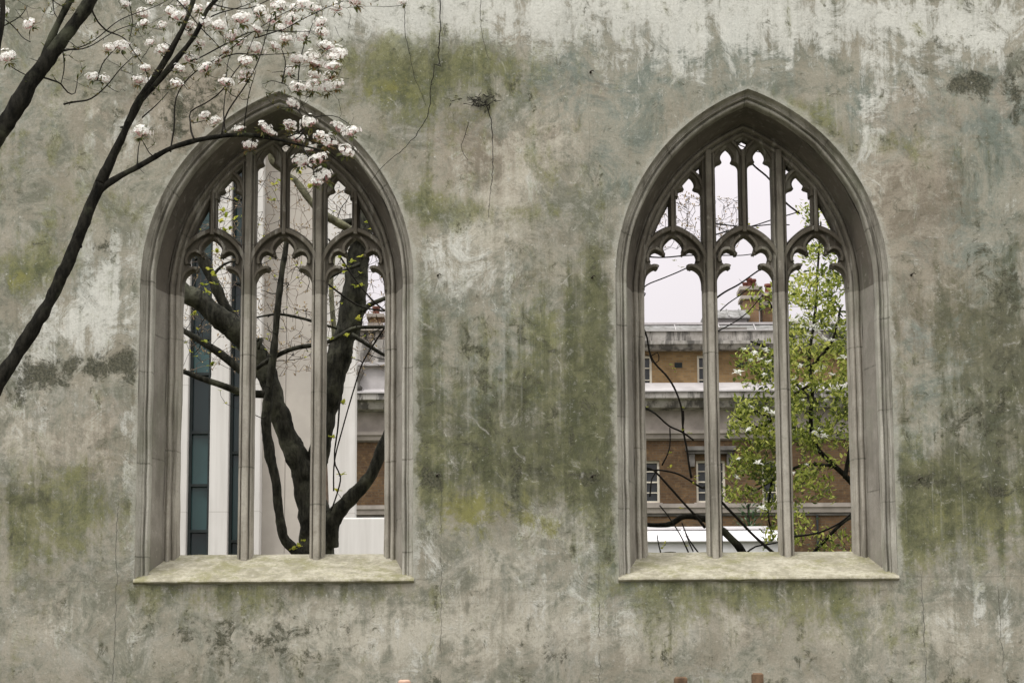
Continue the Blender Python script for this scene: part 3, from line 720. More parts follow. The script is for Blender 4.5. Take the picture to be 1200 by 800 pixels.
T.limb(F([(50,72,-.2),(58,50,-.2),(70,24,-.2),(84,-5,-.2),(95,-40,-.2)]),[v*.87/pf/2 for v in (12,10,9.5,9,7)],10,.03,.26)
T.limb(F([(-8,90),(-2,50),(3,20),(2,-20)]),[v*.87/pf/2 for v in (9,9,8,7)],8,.05,.12)
tw=[[(198,174),(203,158),(207,140),(209,122),(214,105),(232,86),(255,68),(285,45),(320,25),(350,8)],
    [(228,163),(228,140),(229,128),(243,118),(262,103),(278,85),(290,68),(300,40)],[(256,159),(268,128),(288,100),(300,76),(312,48),(318,20)],
    [(70,62),(105,47),(138,27),(165,12),(200,-5)],[(70,60),(96,54),(120,45),(150,32),(172,24)],[(47,93),(62,95),(72,98),(83,108),(92,108),(94,92)],[(72,60),(73,82),(72,97)],
    [(105,8),(112,24),(125,38),(138,44),(153,56),(166,85),(170,100)],[(78,120),(95,116),(112,111),(128,98),(142,82),(156,70)],[(118,92),(122,76),(135,60),(142,54)],
    [(300,45),(330,35),(360,20),(400,5)],[(230,70),(262,48),(300,38),(345,35),(372,40)],[(240,80),(275,66),(310,62),(345,60)],[(157,195),(162,175),(168,160)],[(165,142),(182,122),(200,105)],
    [(245,18),(270,8),(300,-5)],[(250,5),(275,6),(310,2),(345,-8)],[(200,-5),(222,18),(245,42),(268,60)],[(150,0),(155,25),(152,50)],[(62,0),(62,18),(68,26)],[(5,22),(20,35),(36,48)],[(0,30),(22,18),(30,5)],[(340,165),(352,150),(345,130),(330,128)],
    [(352,170),(362,185),(372,200),(376,215)],[(330,163),(345,155),(365,140),(392,140),(410,150)],[(350,110),(347,85),(352,60),(362,40),(370,15)],[(330,100),(332,70),(330,55)],[(262,157),(262,130),(266,100),(276,62)],[(286,158),(293,128),(296,100),(300,80)]]
for l in tw:
    n=len(l); w0=2.5 if n>5 else 1.8
    T.limb(F([(a,b,.12*math.sin(a*.05+b*.03)) for a,b in l]),[w0*(1-.72*i/n)/pf/2 for i in range(n)],6,.04,.15,jit=.05,mb=T.twig)
cl=[(35,29,.9),(9,67,1.1),(142,54,1),(128,56,.7),(160,62,.6),(108,90,.8),(122,93,.8),(170,80,.7),(163,94,.8),(176,95,.8),(190,58,.9),(223,69,1),(210,80,.7),(240,80,.9),(207,98,.8),(265,97,.9),(240,136,.7),(252,142,.9),(166,155,1),(280,151,.7),(293,171,.9),
 (282,22,1.2),(272,43,1.1),(281,50,.7),(299,57,1.1),(256,30,.9),(240,26,.9),(222,30,.8),(210,20,.9),(225,38,.8),(168,16,.9),(168,28,.7),(147,5,.7),(177,2,.6),(200,14,.9),(288,72,.9),(287,89,1),(2,14,.8),(215,5,.8),(232,12,.7),(247,8,.7),
 (305,15,1),(326,7,1),(320,22,1),(340,24,1),(335,45,.8),(323,55,.8),(355,43,.9),(376,27,.8),(394,9,.9),(415,1,1),(377,38,1),(382,55,1.1),(364,68,1.2),(397,62,1.2),(390,78,1.1),(373,75,1.1),(349,70,.9),(340,84,.8),(349,103,1),(367,101,1.1),(383,103,1.1),(395,100,.9),(342,122,.9),
 (310,150,1),(317,156,.7),(340,148,1.1),(349,163,1),(362,144,1),(383,165,1.3),(375,160,.9),(397,150,1),(412,155,1.1),(406,177,1.1),(364,174,.8),(353,189,1.2),(373,187,1.2),(379,207,1.3),(371,214,.8),(472,2,.6),(255,72,.6),(355,5,1),(302,35,.8),(266,60,.7),(234,52,.7),(345,10,.7),(190,30,.7),(176,50,.6),(330,33,.7),(368,10,.9),(392,66,1.0),(368,88,.9),(386,90,.9)]
def blossom_mesh(seed):
    random.seed(seed); fl=MB(); fn=27
    for i in range(fn):
        th=2.4*i; ph=math.acos(1-1.02*(i+.5)/fn)
        d=Vector((math.sin(ph)*math.cos(th),math.sin(ph)*math.sin(th),math.cos(ph)*.85))+rv(.17)
        c_=Vector((d.x*.066,d.y*.066,d.z*.050))*random.uniform(.8,1.12); n_=d.normalized(); a=n_.orthogonal().normalized(); b=n_.cross(a); rot=random.uniform(0,6)
        R_=random.uniform(.014,.020); tn=random.uniform(.45,1) if i<fn*.75 else random.uniform(0,.5)
        for q in range(5):
            A_=rot+q*2*math.pi/5; e=a*math.cos(A_)+b*math.sin(A_); s2=n_.cross(e)
            fl.add([c_-n_*.002,c_+e*R_*.55+s2*R_*.42+n_*.003,c_+e*R_+s2*R_*.2+n_*.001,c_+e*R_-s2*R_*.2+n_*.001,c_+e*R_*.55-s2*R_*.42+n_*.003],[(0,1,2,3,4)],tn)
    bd=MB()
    for i in range(16):
        th=random.uniform(0,6.28); ph=random.uniform(1.3,2.0); d=Vector((math.sin(ph)*math.cos(th),math.sin(ph)*math.sin(th),math.cos(ph)))
        c_=d*random.uniform(.035,.055); bd.tube([c_*.2-Vector((0,0,.03)),c_*.9,c_,c_*1.12],[.001,.0015,.0045,.001],5,tint=random.random())
    lf=MB()
    for i in range(16):
        th=random.uniform(0,6.28); d=Vector((math.cos(th),math.sin(th),random.uniform(-.9,.5)))
        leaf(lf,Vector((0,0,-.035))+d*.008,d,random.uniform(.04,.085),random.uniform(.014,.024),random.random())
    return fl,bd,lf
PET=[];
for sd_ in range(5):
    fl,bd,lf=blossom_mesh(100+sd_)
    # one mesh, three materials
    me=bpy.data.meshes.new('blossom_cluster'); vs_=fl.v+bd.v+lf.v; o1=len(fl.v); o2=o1+len(bd.v)
    fs_=fl.f+[tuple(i+o1 for i in f) for f in bd.f]+[tuple(i+o2 for i in f) for f in lf.f]
    me.from_pydata(vs_,[],fs_); me.attributes.new('tint','FLOAT','FACE').data.foreach_set('value',fl.t+bd.t+lf.t)
    for m_ in ('petal','bud','young'): me.materials.append(M[m_])
    me.polygons.foreach_set('material_index',[0]*len(fl.f)+[1]*len(bd.f)+[2]*len(lf.f)); me.update(); PET.append(me)
random.seed(11)
cl=sorted(cl,key=lambda c_:min((c_[0]-a)**2+(c_[1]-b)**2 for l in tw for a,b in l))
for (px,py,s_) in cl[:98]:
    q=P(px,py,YF+random.uniform(-.22,.22)); base_=q-Vector((0,0,.045*s_))
    T.attach(base_,.0022,maxr=.006)
    o=bpy.data.objects.new('blossom',random.choice(PET)); sc.collection.objects.link(o)
    o.parent=ft; o.matrix_parent_inverse=Matrix.Translation(ft.location).inverted(); o.location=q; o.scale=(s_*.84*random.uniform(.85,1.15),s_*.84,s_*.84*random.uniform(.8,1.15))
    tilt=Vector((random.gauss(0,.35),random.gauss(-.35,.3),1)).normalized(); o.rotation_euler=(tilt.to_track_quat('Z','Y').to_matrix()@Matrix.Rotation(random.uniform(0,6),3,'Z')).to_euler()
for i in range(260):
    x=random.uniform(150,410); y=random.uniform(-20,120)
    if random.random()<.25: x,y=random.uniform(0,160),random.uniform(-10,110)
    T.attach(P(x,y,YF+random.uniform(-.3,.3)),.0017,maxr=.0052,wig=.2)
for i in range(60):   # knots and stubs on the limbs
    j=random.randrange(900); 
    if T.Rr[j]<.012: continue
    q=Vector(T.N[j]); d=rv(); d.normalize(); rr_=T.Rr[j]
    T.mb.tube([q+d*rr_*.6,q+d*rr_*1.15,q+d*rr_*(1.3+random.random()*.5)],[rr_*.42,rr_*.3,rr_*.16],7,.3)
# loose buds and young leaves along the twigs
yl=MB()
for i in range(620):
    j=random.randrange(len(T.N)); 
    if T.Rr[j]>.012: continue
    q=Vector(T.N[j]); 
    for kk in range(random.randint(1,3)):
        d=rv(); d.z=abs(d.z); leaf(yl,q,d,random.uniform(.015,.045),random.uniform(.008,.014),random.random())
    if random.random()<.35: T.attach(q+rv(.05)+Vector((0,0,.05)),.0012,maxr=.003)
T.mb.build('trunk',M['bark'],ft,smooth=True); T.twig.build('twig_crown',M['twig'],ft,smooth=True); yl.build('foliage',M['young'],ft)

# --- vine stems on the wall
def vine(pts,w_,lab,Y=-.03,leaves=True,root=False):
    mb=MB(); pp=[P(a,b,Y) for a,b in pts]; sm_=catmull(pp,.03)
    q=[p+Vector((.006*noise.noise(p*9),.0,.006*noise.noise(p*9+Vector((5,5,5))))) for p,_ in sm_]; n=len(q); w_*=.72
    q=[p+Vector((random.gauss(0,.003),0,random.gauss(0,.002))) for p in q]
    mb.tube(q,[w_*(1-.6*i/n) for i in range(n)],6,.15)
    for i in range(3,n-2,6):
        d=Vector((random.uniform(-1,1),-.3,random.uniform(-1,1))); mb.tube([q[i],q[i]+d.normalized()*random.uniform(.01,.035)],[w_*.6,w_*.3],5)
    if root:
        for i in range(22):
            a=pp[0]+Vector((random.uniform(-.09,.08),0,random.uniform(-.05,.06))); b=a+Vector((random.uniform(-.08,.08),random.uniform(-.02,0),random.uniform(-.05,.05)))
            mb.tube([a,a.lerp(b,.5)+rv(.012),b],[.005,.0035,.001],5)
        for i in range(12):
            a=P(random.uniform(525,562),random.uniform(112,122),Y); b=a+Vector((random.uniform(-.06,.06),random.uniform(-.02,0),random.uniform(-.03,.03)))
            mb.tube([a,a.lerp(b,.5)+rv(.008),b],[.0035,.0025,.001],5)
    return tag(mb.build('dry_vine',M['twig'],smooth=True),lab,'vine','bare vine stems hanging on the plaster')
vine([(516,-15),(516,30),(514,68),(517,78),(510,76),(508,90),(504,105),(504,122),(500,138),(490,155),(472,175),(452,192),(432,215),(424,228)],.0065,'longest bare vine, sweeping down left across the hood of the blossom window')
vine([(470,-12),(474,15),(475,40),(480,62),(484,85),(492,105),(499,124)],.0038,'thin bare vine hanging above the right shoulder of the blossom window')
vine([(564,-12),(563,20),(566,45),(573,68)],.0035,'short straight bare vine hanging from the top edge over the green band mid wall')
vine([(568,118),(575,140),(578,168),(577,200),(574,232),(573,255)],.0055,'dead vine hanging from a black root clump in the middle of the wall',root=True)
vine([(549,143),(546,158),(541,170),(544,182),(549,188)],.0045,'short crooked dead twig left of the hanging root clump')

# --- big forked tree behind the left window
YB=3.6; pb=ppm(YB)
bt=empty('forked_tree',(P(367,650,YB).x,YB,0),'large dark tree forking low behind the blossom window, few yellow-green leaves','tree')
T=Tree()
def G(l,Y=YB): return [P(a,b,Y+(c_[0] if c_ else 0)) for a,b,*c_ in l]
def W_(l,p_=None): return [v*.70/(p_ or pb)/2 for v in l]
bx=bt.location.x
T.limb([Vector((bx,YB,-.1)),Vector((bx,YB,1.2)),Vector((bx-.02,YB,2.3)),P(372,655,YB),P(370,615,YB),P(362,580,YB),P(352,545,YB),P(336,510,YB),P(322,470,YB),P(312,435,YB),P(296,408,YB),P(275,385,YB),P(252,368,YB),P(232,352,YB),P(212,338,YB),P(180,310,YB),P(140,280,YB)],W_([100,90,80,62,60,46,40,34,32,34,38,38,36,33,30,26,20]),18,.035,.24)
T.limb(G([(372,600,.1),(368,560,.05),(376,520),(385,470),(394,430),(402,400),(412,365),(418,320),(422,285),(426,240,.1),(432,190,.2),(440,120,.3)]),W_([42,32,34,38,40,42,44,38,36,32,26,20]),16,.035,.24)
T.limb(G([(386,640,-.05),(388,612,-.1),(402,592,-.1),(422,572,-.1),(438,550,-.1),(449,520,-.1),(462,490,-.1),(480,450,-.1),(510,400)]),W_([34,30,26,24,20,17,14,12,9]),12,.035,.24)
T.limb(G([(352,652,-.35),(342,640,-.35),(332,628,-.35),(327,600,-.35),(323,565,-.35),(315,525,-.35),(312,490,-.35),(317,445,-.35),(322,400,-.35),(325,365,-.35),(330,320,-.35),(335,290,-.35),(337,250,-.35)]),W_([16,17,16,15,16,17,17,13,12,11,10,9,6]),12,.035,.22)
# left crossing limbs
T.limb(G([(298,415,.1),(282,385,.1),(262,355,.1),(248,325,.1),(238,305,.1),(230,280,.1),(222,240,.2)]),W_([24,20,18,18,20,16,10]),12,.035,.24)
T.limb(G([(298,445,-.2),(278,430,-.2),(255,412,-.2),(236,400,-.2),(216,388,-.2),(190,370,-.2)]),W_([16,15,13,11,9,7]),10,.05,.12)
T.limb(G([(310,462,-.1),(285,460,-.15),(262,452,-.2),(238,444,-.2),(214,435,-.2),(190,430,-.2)]),W_([14,13,12,10,8,6]),10,.05,.12)
T.limb(G([(300,432,-.3),(318,420,-.3),(345,408,-.3),(380,402,-.3),(405,390,-.3),(418,384,-.3),(450,383,-.3),(480,380,-.3)]),W_([7,8,8,7,8,7,5,3]),8,.05,.12)
T.limb(G([(412,392,-.2),(425,400,-.2),(440,410,-.2),(455,418,-.2),(480,425,-.2)]),W_([9,7,6,5,3]),8,.05,.12)
T.limb(G([(425,365,-.1),(432,358,-.1),(445,352,-.1),(460,346,-.1),(480,338,-.1)]),W_([10,9,8,6,4]),8,.05,.12)
T.limb(G([(300,372,-.3),(325,368,-.3),(350,372,-.3),(372,378,-.3),(395,385,-.3)]),W_([3,4,5,5,4]),6,.05,.12)
T.limb(G([(250,322,0),(262,310,0),(278,306,0),(300,312,0)]),W_([7,5,4,2]),6,.05,.12)
T.limb(G([(300,400,-.1),(306,396,-.1),(303,408,-.1),(308,398)]),W_([5,6,5,3]),6,.05,.12)
pl=MB(); pl2=MB()
T.limb(G([(428,282,-.1),(405,266,-.15),(388,256,-.2),(372,245,-.2),(358,228,-.2),(345,210,-.2),(330,200,-.2),(320,190,-.2),(318,178,-.2)]),W_([14,14,13,12,11,10,9,11,14]),12,.03,.3,mb=pl)
T.limb(G([(398,262,.1),(412,260,.1),(428,262,.1)]),W_([14,14,14]),10,.05,.12)
T.limb(G([(396,470,1.2),(394,420,1.2),(390,370,1.2),(388,330,1.2),(392,290,1.2)],YB),W_([10,10,10,9,8]),8,.05,.12,mb=pl2)
T.limb(G([(422,310,-.2),(400,318,-.2),(380,330,-.2)]),W_([7,5,3]),6)
vt=[[(452,382),(440,400),(425,425),(415,455),(402,500),(392,540),(391,575)],[(398,470),(396,500),(392,530),(393,545),(399,558),(396,575),(388,598)],[(385,280),(398,300),(418,330),(440,355),(462,372)],[(375,325),(400,345),(425,360),(460,365)]]
for l in vt: T.limb(G([(a,b,-.6) for a,b in l]),W_([3.2]*2+[2.6]*(len(l)-2)),6,.04,.1,mb=T.twig)
random.seed(21)
nlf=MB()
def tuft(mb,q,n=4,L_=.05,w_=.03,tn=(0,1),ups=.6):
    for kk in range(n):
        d=rv(); d.z=abs(d.z)*ups+.2; leaf(mb,q,d,L_*random.uniform(.7,1.2),w_*random.uniform(.7,1.2),random.uniform(*tn))
spots=[(208,304),(235,334),(250,332),(240,345),(228,368),(240,400),(250,322),(244,318),(253,296),(248,430),(398,305),(403,315),(411,308),(421,303),(404,322),(392,338),(417,336),(424,334),(418,376),(407,396),(388,400),(346,168),(403,474),(390,515),(399,556),(396,577),(350,640),(346,645),(355,636),(265,255),(258,262),(270,270),(232,270),(262,248),(330,213),(322,217),(338,210),(318,235),(445,200),(436,268),(432,262),(360,222),(366,218),(305,300),(300,150),(352,205),(275,258),(262,275),(250,280)]
random.seed(5)
for (a,b) in spots:
    q=P(a+random.uniform(-2,2),b+random.uniform(-2,2),YB-.45+random.uniform(-.2,.2)); T.attach(q,.0016,maxr=.008); tuft(nlf,q,5,.055,.034)
for i in range(430):
    px=random.uniform(205,465); py=random.uniform(165,420) if random.random()<.9 else random.uniform(420,480)
    if px>330 and py>430: continue
    q=P(px,py,YB+random.uniform(-.8,.8)); T.attach(q,.0026,maxr=.009,wig=.2,kmax=.8)
    if random.random()<.28: tuft(nlf,q,3,.032,.018)
M['newleaf']=leaf_material('yellow_green_leaf',(.20,.24,.03),(.40,.42,.06),(.60,.54,.10),.45)
T.mb.build('trunk',M['bark_b'],bt,smooth=True); pl.build('lichened_limb',M['bark_pale'],bt,smooth=True); pl2.build('lichened_limb',M['bark_pale'],bt,smooth=True); T.twig.build('twig_crown',M['twig'],bt,smooth=True); nlf.build('foliage',M['newleaf'],bt)

# --- budding tree further back
def twig_tree(name,base_px,Y,region,n,mat,lab,bud_mat,seed,r0=.05,buds=.8,th=.006,trunk_to=None):
    random.seed(seed); e=empty(name,(P(base_px,650,Y).x,Y,0),lab,'tree'); T=Tree(); x0,y0,x1,y1=region
    top=P(trunk_to[0],trunk_to[1],Y) if trunk_to else P((x0+x1)/2,(y0+y1)/2,Y)
    T.limb([Vector(e.location)-Vector((0,0,.1)),Vector(e.location)+Vector((.05,0,2)),Vector(e.location).lerp(top,.6)+Vector((.1,0,0)),top],[r0,r0*.9,r0*.6,r0*.3],10,.15,.1)
    bd=MB()
    tg=[P(random.uniform(x0,x1),random.uniform(y0,y1),Y+random.uniform(-1.2,1.2)) for i in range(n)]
    tg.sort(key=lambda q:(q-top).length)
    for q in tg:
        T.attach(q,.0042,maxr=th*3,wig=.18,up=-.1,kmax=.7)
        if random.random()<buds:
            for kk in range(random.randint(1,3)):
                d=rv(); d.z=abs(d.z)+.3; leaf(bd,q+rv(.02),d,random.uniform(.03,.06),random.uniform(.015,.025),random.random())
    T.mb.build('trunk',mat,e,smooth=True); T.twig.build('twig_crown',mat,e,smooth=True); bd.build('bud_foliage',bud_mat,e)
    return e
M['budm']=leaf_material('brown_bud',(.16,.10,.06),(.27,.19,.10),(.35,.27,.14),.3)
twig_tree('budding_tree',376,13,(205,200,462,440),900,M['twig_pale'],'pale twiggy budding tree further back behind the forked trunk',M['budm'],31,.05,.9,.008,(376,400))
twig_tree('bare_tree',834,14,(758,228,868,294),260,M['twig'],'dark bare twiggy tree against the sky in the upper magnolia window',M['budm'],32,.04,.9,.006,(833,330))

# --- bare climbing shrub behind the right window
YS=1.9; ps=ppm(YS)
sh=empty('bare_shrub',(P(900,650,YS).x,YS,0),'leafless arching shrub with a few yellow leaves just behind the magnolia window','shrub')
T=Tree(); sb=Vector(sh.location)
def H(l,Y=YS): return [P(a,b,Y+(c_[0] if c_ else 0)) for a,b,*c_ in l]
def Ws(l): return [v/ps/2 for v in l]
T.limb([sb-Vector((0,0,.1)),sb+Vector((.02,0,1)),P(890,690,YS),P(871,648,YS),P(858,632,YS),P(842,617,YS),P(830,609,YS),P(812,605,YS),P(798,606,YS),P(788,613,YS),P(770,615,YS),P(745,613,YS),P(720,610,YS)],Ws([26,22,14,10,9,8,8,7,7,6,5,4,3]),10,.03,.26)
T.limb([sb+Vector((-.02,0,.8)),P(820,690,YS),P(803,664,YS),P(790,652,YS),P(770,653,YS),P(745,654,YS),P(720,650,YS)],Ws([18,14,13,12,11,10,8]),10,.03,.26)
ll=[([(915,655),(880,624),(855,598),(842,584),(826,570)],4.5),([(826,618),(800,588),(775,560),(762,549),(750,548)],3.6),([(826,572),(805,560),(790,554),(770,550),(752,551)],2.8),
 ([(750,475),(768,485),(785,498),(800,505),(812,515)],3),([(812,560),(806,540),(803,520),(801,500),(799,478),(792,460),(780,440),(768,425),(762,410),(760,395),(756,385)],3),([(762,410),(765,424),(773,422),(772,412),(764,416),(757,414)],1.6),
 ([(775,545),(783,530),(786,515),(786,500)],2),([(760,580),(762,560),(770,550)],2),([(800,505),(802,490),(801,480)],2),([(808,650),(800,632),(790,615),(780,600),(772,590)],2),([(818,648),(806,630),(798,612)],2),([(812,646),(805,630),(802,622)],1.6),
 ([(745,358),(754,350),(758,345),(752,342),(760,335),(775,328),(800,316),(830,300)],2),([(842,350),(870,330),(900,308),(925,290),(940,276)],2.6),([(845,365),(862,350),(880,335)],1.8),([(872,182),(885,195),(903,210),(920,235),(938,250)],3),([(862,168),(890,178),(905,172)],1.6),
 ([(840,262),(870,266),(905,262),(925,263)],1.8),([(840,275),(880,265),(910,255),(935,248)],1.8),([(845,300),(870,300),(895,295)],1.5),([(756,300),(780,302),(812,300)],2),([(925,628),(945,627),(965,622),(985,612),(1000,600)],3),([(874,648),(885,640),(905,636),(925,632)],2.6),([(776,650),(774,640),(772,628)],1.8),
 ([(842,388),(860,378),(880,362),(895,345)],1.8),([(903,210),(905,200),(910,192)],1.3)]
for l,wd in ll:
    T.limb(H([(a,b,.25*math.sin(a*.03)) for a,b in l]),Ws([wd]+[wd*.75]*(len(l)-1)),6,.04,.1,jit=.02,mb=T.twig)
nl2=MB(); random.seed(77)
for a,b in [(788,432),(785,428),(790,436),(808,508),(800,505),(799,478),(815,562),(817,558),(812,567),(786,531),(786,548),(798,596),(848,357),(866,348),(871,352),(778,640),(776,643),(779,637),(790,306),(798,314),(866,163),(874,258),(878,264),(888,268),(869,255),(953,617),(963,618),(908,292),(935,250),(933,243),(804,640),(757,478)]:
    q=P(a,b,YS+.25*math.sin(a*.03)); tuft(nl2,q,3,.032,.02)
for i in range(60):
    j=random.randrange(len(T.N)); q=Vector(T.N[j])
    if T.Rr[j]<.02: T.twig.tube([q,q+Vector((random.uniform(-1,1),random.uniform(-1,1),random.uniform(-.2,1)))*.03],[.0025,.001],5)
T.mb.build('stem',M['bark'],sh,smooth=True); T.twig.build('twig_crown',M['twig'],sh,smooth=True); nl2.build('foliage',M['newleaf'],sh)

# --- magnolia
YM=5.5; pm=ppm(YM)
mg=empty('magnolia_tree',(P(1075,650,YM).x,YM,0),'bright green leafy magnolia with white flowers behind the right window','tree')
T=Tree(); mbase=Vector(mg.location)
T.limb([mbase-Vector((0,0,.1)),mbase+Vector((-.05,0,1.5)),P(1050,650,YM),P(1020,595,YM),P(995,562,YM),P(972,540,YM),P(955,520,YM),P(950,490,YM),P(952,455,YM),P(948,420,YM),P(955,370,YM),P(958,320,YM),P(962,260,YM)],[v/pm/2 for v in (22,17,11,8,7,6,5.5,5,4.5,4,3.5,3,2)],10,.06,.12)
for l,wd in (([(990,560),(1000,500),(1005,430),(1000,360),(990,300),(985,240)],5),([(955,515),(930,500),(905,490),(880,480)],4),([(952,470),(925,440),(900,410),(880,400)],4),([(975,545),(940,545),(910,560),(885,575)],4),([(1020,595),(990,610),(960,640),(935,665)],5),([(950,430),(975,400),(985,360)],4),([(950,450),(920,470),(895,500),(865,490)],3.5),([(1010,430),(1040,380),(1060,330)],6),([(905,560),(900,600),(905,625)],3),([(950,420),(915,380),(900,350)],3)):
    T.limb([P(a,b,YM+.3*math.sin(a*.05)) for a,b in l],[wd*(1-.5*i/len(l))/pm/2 for i in range(len(l))],8,.06,.12)
random.seed(42)
tg=[]
def fill(n,x0,y0,x1,y1,fn=None,dy=.9):
    c_=0
    while c_<n:
        x=random.uniform(x0,x1); y=random.uniform(y0,y1)
        if fn and not fn(x,y): continue
        tg.append(P(x,y,YM+random.uniform(-dy,dy))); c_+=1
def clump(x,y):
    return noise.noise(Vector((x*.035,y*.035,1)))+.45*noise.noise(Vector((x*.09,y*.09,4)))>-.22
fill(1120,914,288,1012,525,lambda x,y: noise.noise(Vector((x*.05,y*.05,3)))+.6*noise.noise(Vector((x*.14,y*.14,4)))>-.12); fill(260,1012,300,1090,540,clump); fill(150,940,238,1040,292,clump)
fill(110,925,500,1060,560,lambda x,y:clump(x,y) and y<500+(x-900)*.5); fill(110,918,520,975,590,clump); fill(60,925,625,1040,665); fill(45,920,585,948,640)
for (x0,y0,x1,y1,n) in ((862,412,915,455,75),(885,400,915,470,40),(855,470,915,512,120),(868,505,915,528,60),(855,538,900,562,55),(862,525,915,560,60),(880,550,905,600,26),(850,572,885,588,22),(893,590,915,640,28),(878,338,915,365,26),(840,560,860,590,6),(900,560,918,600,20)):
    fill(n,x0,y0,x1,y1,None,.35)
top=Vector(T.N[len(T.N)//2]); tg.sort(key=lambda q:(q-P(955,470,YM)).length)
cr_=MB()
M['magleaf']=leaf_material('magnolia_leaf',(.035,.055,.012),(.26,.31,.05),(.66,.66,.18),.45,.45)
for i,q in enumerate(tg):
    if i%2==0 : T.attach(q,.0026,maxr=.010,wig=.12)
    base_t=.45+.45*noise.noise(q*2.2)
    for kk in range(random.randint(4,6)):
        d=rv(.8); d.z=abs(d.z)*.8+.15; leaf(cr_,q+rv(.03),d,random.uniform(.035,.085),random.uniform(.016,.030),min(1,max(0,base_t+random.gauss(0,.30))),up=rv())
T.mb.build('trunk',M['bark'],mg,smooth=True); T.twig.build('twig_crown',M['twig'],mg,smooth=True); cr_.build('crown',M['magleaf'],mg)
M['magpetal']=leaf_material('magnolia_petal',(.78,.76,.70),(.86,.85,.80),(.90,.89,.86),.35,.5)
def magflower(seed):
    random.seed(seed); mb=MB()
    for q in range(11):
        A_=q*2*math.pi/11*2.1+random.uniform(-.2,.2); el=random.uniform(.1,1.0)
        d=Vector((math.cos(A_)*math.cos(el),math.sin(A_)*math.cos(el),math.sin(el))); leaf(mb,Vector((0,0,0)),d,random.uniform(.05,.085),random.uniform(.026,.038),random.random(),curl=.6)
    me=bpy.data.meshes.new('magnolia_flower'); me.from_pydata(mb.v,[],mb.f); me.attributes.new('tint','FLOAT','FACE').data.foreach_set('value',mb.t); me.materials.append(M['magpetal']); return me
FM=[magflower(i) for i in range(4)]
random.seed(9)
fsp=[(865,438,1.3),(884,415,1),(896,412,1),(890,422,.9),(902,425,.9),(880,423,.8),(896,440,.7),(905,487,1.3),(898,480,.9),(878,504,1),(880,478,.7),(888,544,1.2),(863,561,.9),(866,538,.7),(893,597,1.1),(872,410,.6),(940,302,.8),
 (932,378,1.2),(945,380,1.3),(952,384,1.2),(958,388,1.1),(940,386,1.0),(935,370,.8),(962,432,1.2),(958,436,.9),(985,385,1),(990,455,1.2),(982,458,1.2),(992,460,1),(975,440,.8),(932,445,1.1),(928,450,.8),(960,507,1.3),(966,512,1.1),(955,512,.9),(935,405,.8),(975,400,.9),(948,350,.7),(970,345,.7),(988,420,1),(940,470,.8),(990,320,.7),(930,335,.7),(940,430,.8),(968,470,.7),(978,375,.8),(946,395,1),(965,398,.9),(930,555,.6),(945,545,.7),(1020,400,1),(1030,450,1),(1010,350,1)]
for a,b,s_ in fsp:
    q=P(a,b,YM+random.uniform(-.8,-.2) if a>915 else YM-.4)
    o=bpy.data.objects.new('magnolia_flower',random.choice(FM)); sc.collection.objects.link(o); o.parent=mg; o.matrix_parent_inverse=Matrix.Translation(mg.location).inverted()
    o.location=q; o.scale=(s_*.72*random.uniform(.8,1.15),)*3; tl=Vector((random.gauss(0,.4),random.gauss(-.5,.3),1)).normalized(); o.rotation_euler=(tl.to_track_quat('Z','Y').to_matrix()@Matrix.Rotation(random.uniform(0,6),3,'Z')).to_euler()

# ------------------------------------------------------------ white modern building (left window)
YW=30
k=M['white_conc']; sx=k.n('ShaderNodeSeparateXYZ'); k.l(k.tc.outputs['Object'],sx.inputs[0])
c=k.mix(k.rng(k.noise(1,6,.6,vec=k.mapping((5,5,.25))),.35,.7),(.60,.575,.55),(.50,.475,.45)); c=k.mix(k.rng(k.noise(.6,6,.6),.45,.65,0,.35),c,(.44,.415,.39))
fr=k.math('FRACT',k.math('DIVIDE',k.math('ADD',sx.outputs['Z'],.4),2.6)); jn=k.rng(k.math('ABSOLUTE',k.math('SUBTRACT',fr,.5)),.002,.006,.45,0)
c=k.mix(jn,c,(.3,.28,.25)); k.col(c); M['white_conc']=k.m
M['cream_conc']=simple('cream_cladding',(.40,.365,.325),.85,.12,.8)
k=NT('teal_glass'); a=k.attr('tint'); c=k.mix(a,(.010,.020,.021),(.055,.125,.125)); c=k.mix(k.rng(k.noise(.7,4,.5),.4,.65,0,.35),c,(.02,.03,.03)); k.col(c)
k.b.inputs['Roughness'].default_value=.14; k.b.inputs['Specular IOR Level'].default_value=.5; M['glass']=k.m
M['gframe']=simple('dark_window_frame',(.022,.028,.028),.5,.2)
wb=empty('white_building',(P(320,650,YW).x,YW,0),'tall white modern building with narrow teal glass strips behind the blossom window','building')
def X(px,py=500,Y=YW): return P(px,py,Y).x
def Z(py,px=330,Y=YW): return P(px,py,Y).z
ZT=24.0
mb=MB()
mb.box((X(60),YW,0),(X(213+7),YW+1,ZT))             # pier far left
mb.box((X(246),YW,0),(X(268),YW+1,ZT))
mb.box((X(286),YW-.1,0),(X(306),YW+1,ZT))
mb.box((X(60),YW+1.0,0),(X(306),YW+9,ZT))
mb.box((X(368),YW+.45,0),(X(415),YW+.9,ZT)); mb.box((X(368),YW+.902,0),(P(408,500,39).x,YW+9,ZT))
mb.build('white_pier',M['white_conc'],wb,bevel=.02)
mb=MB()
mb.box((X(306)+.002,YW+.3,0),(X(332.6),YW+1.2,ZT-.3)); mb.box((X(333.2),YW+.3,0),(X(368)-.002,YW+1.2,ZT-.3)); mb.box((X(332.6),YW+.34,0),(X(333.2),YW+1.1,ZT-.3))
mb.build('cream_wall',M['cream_conc'],wb)
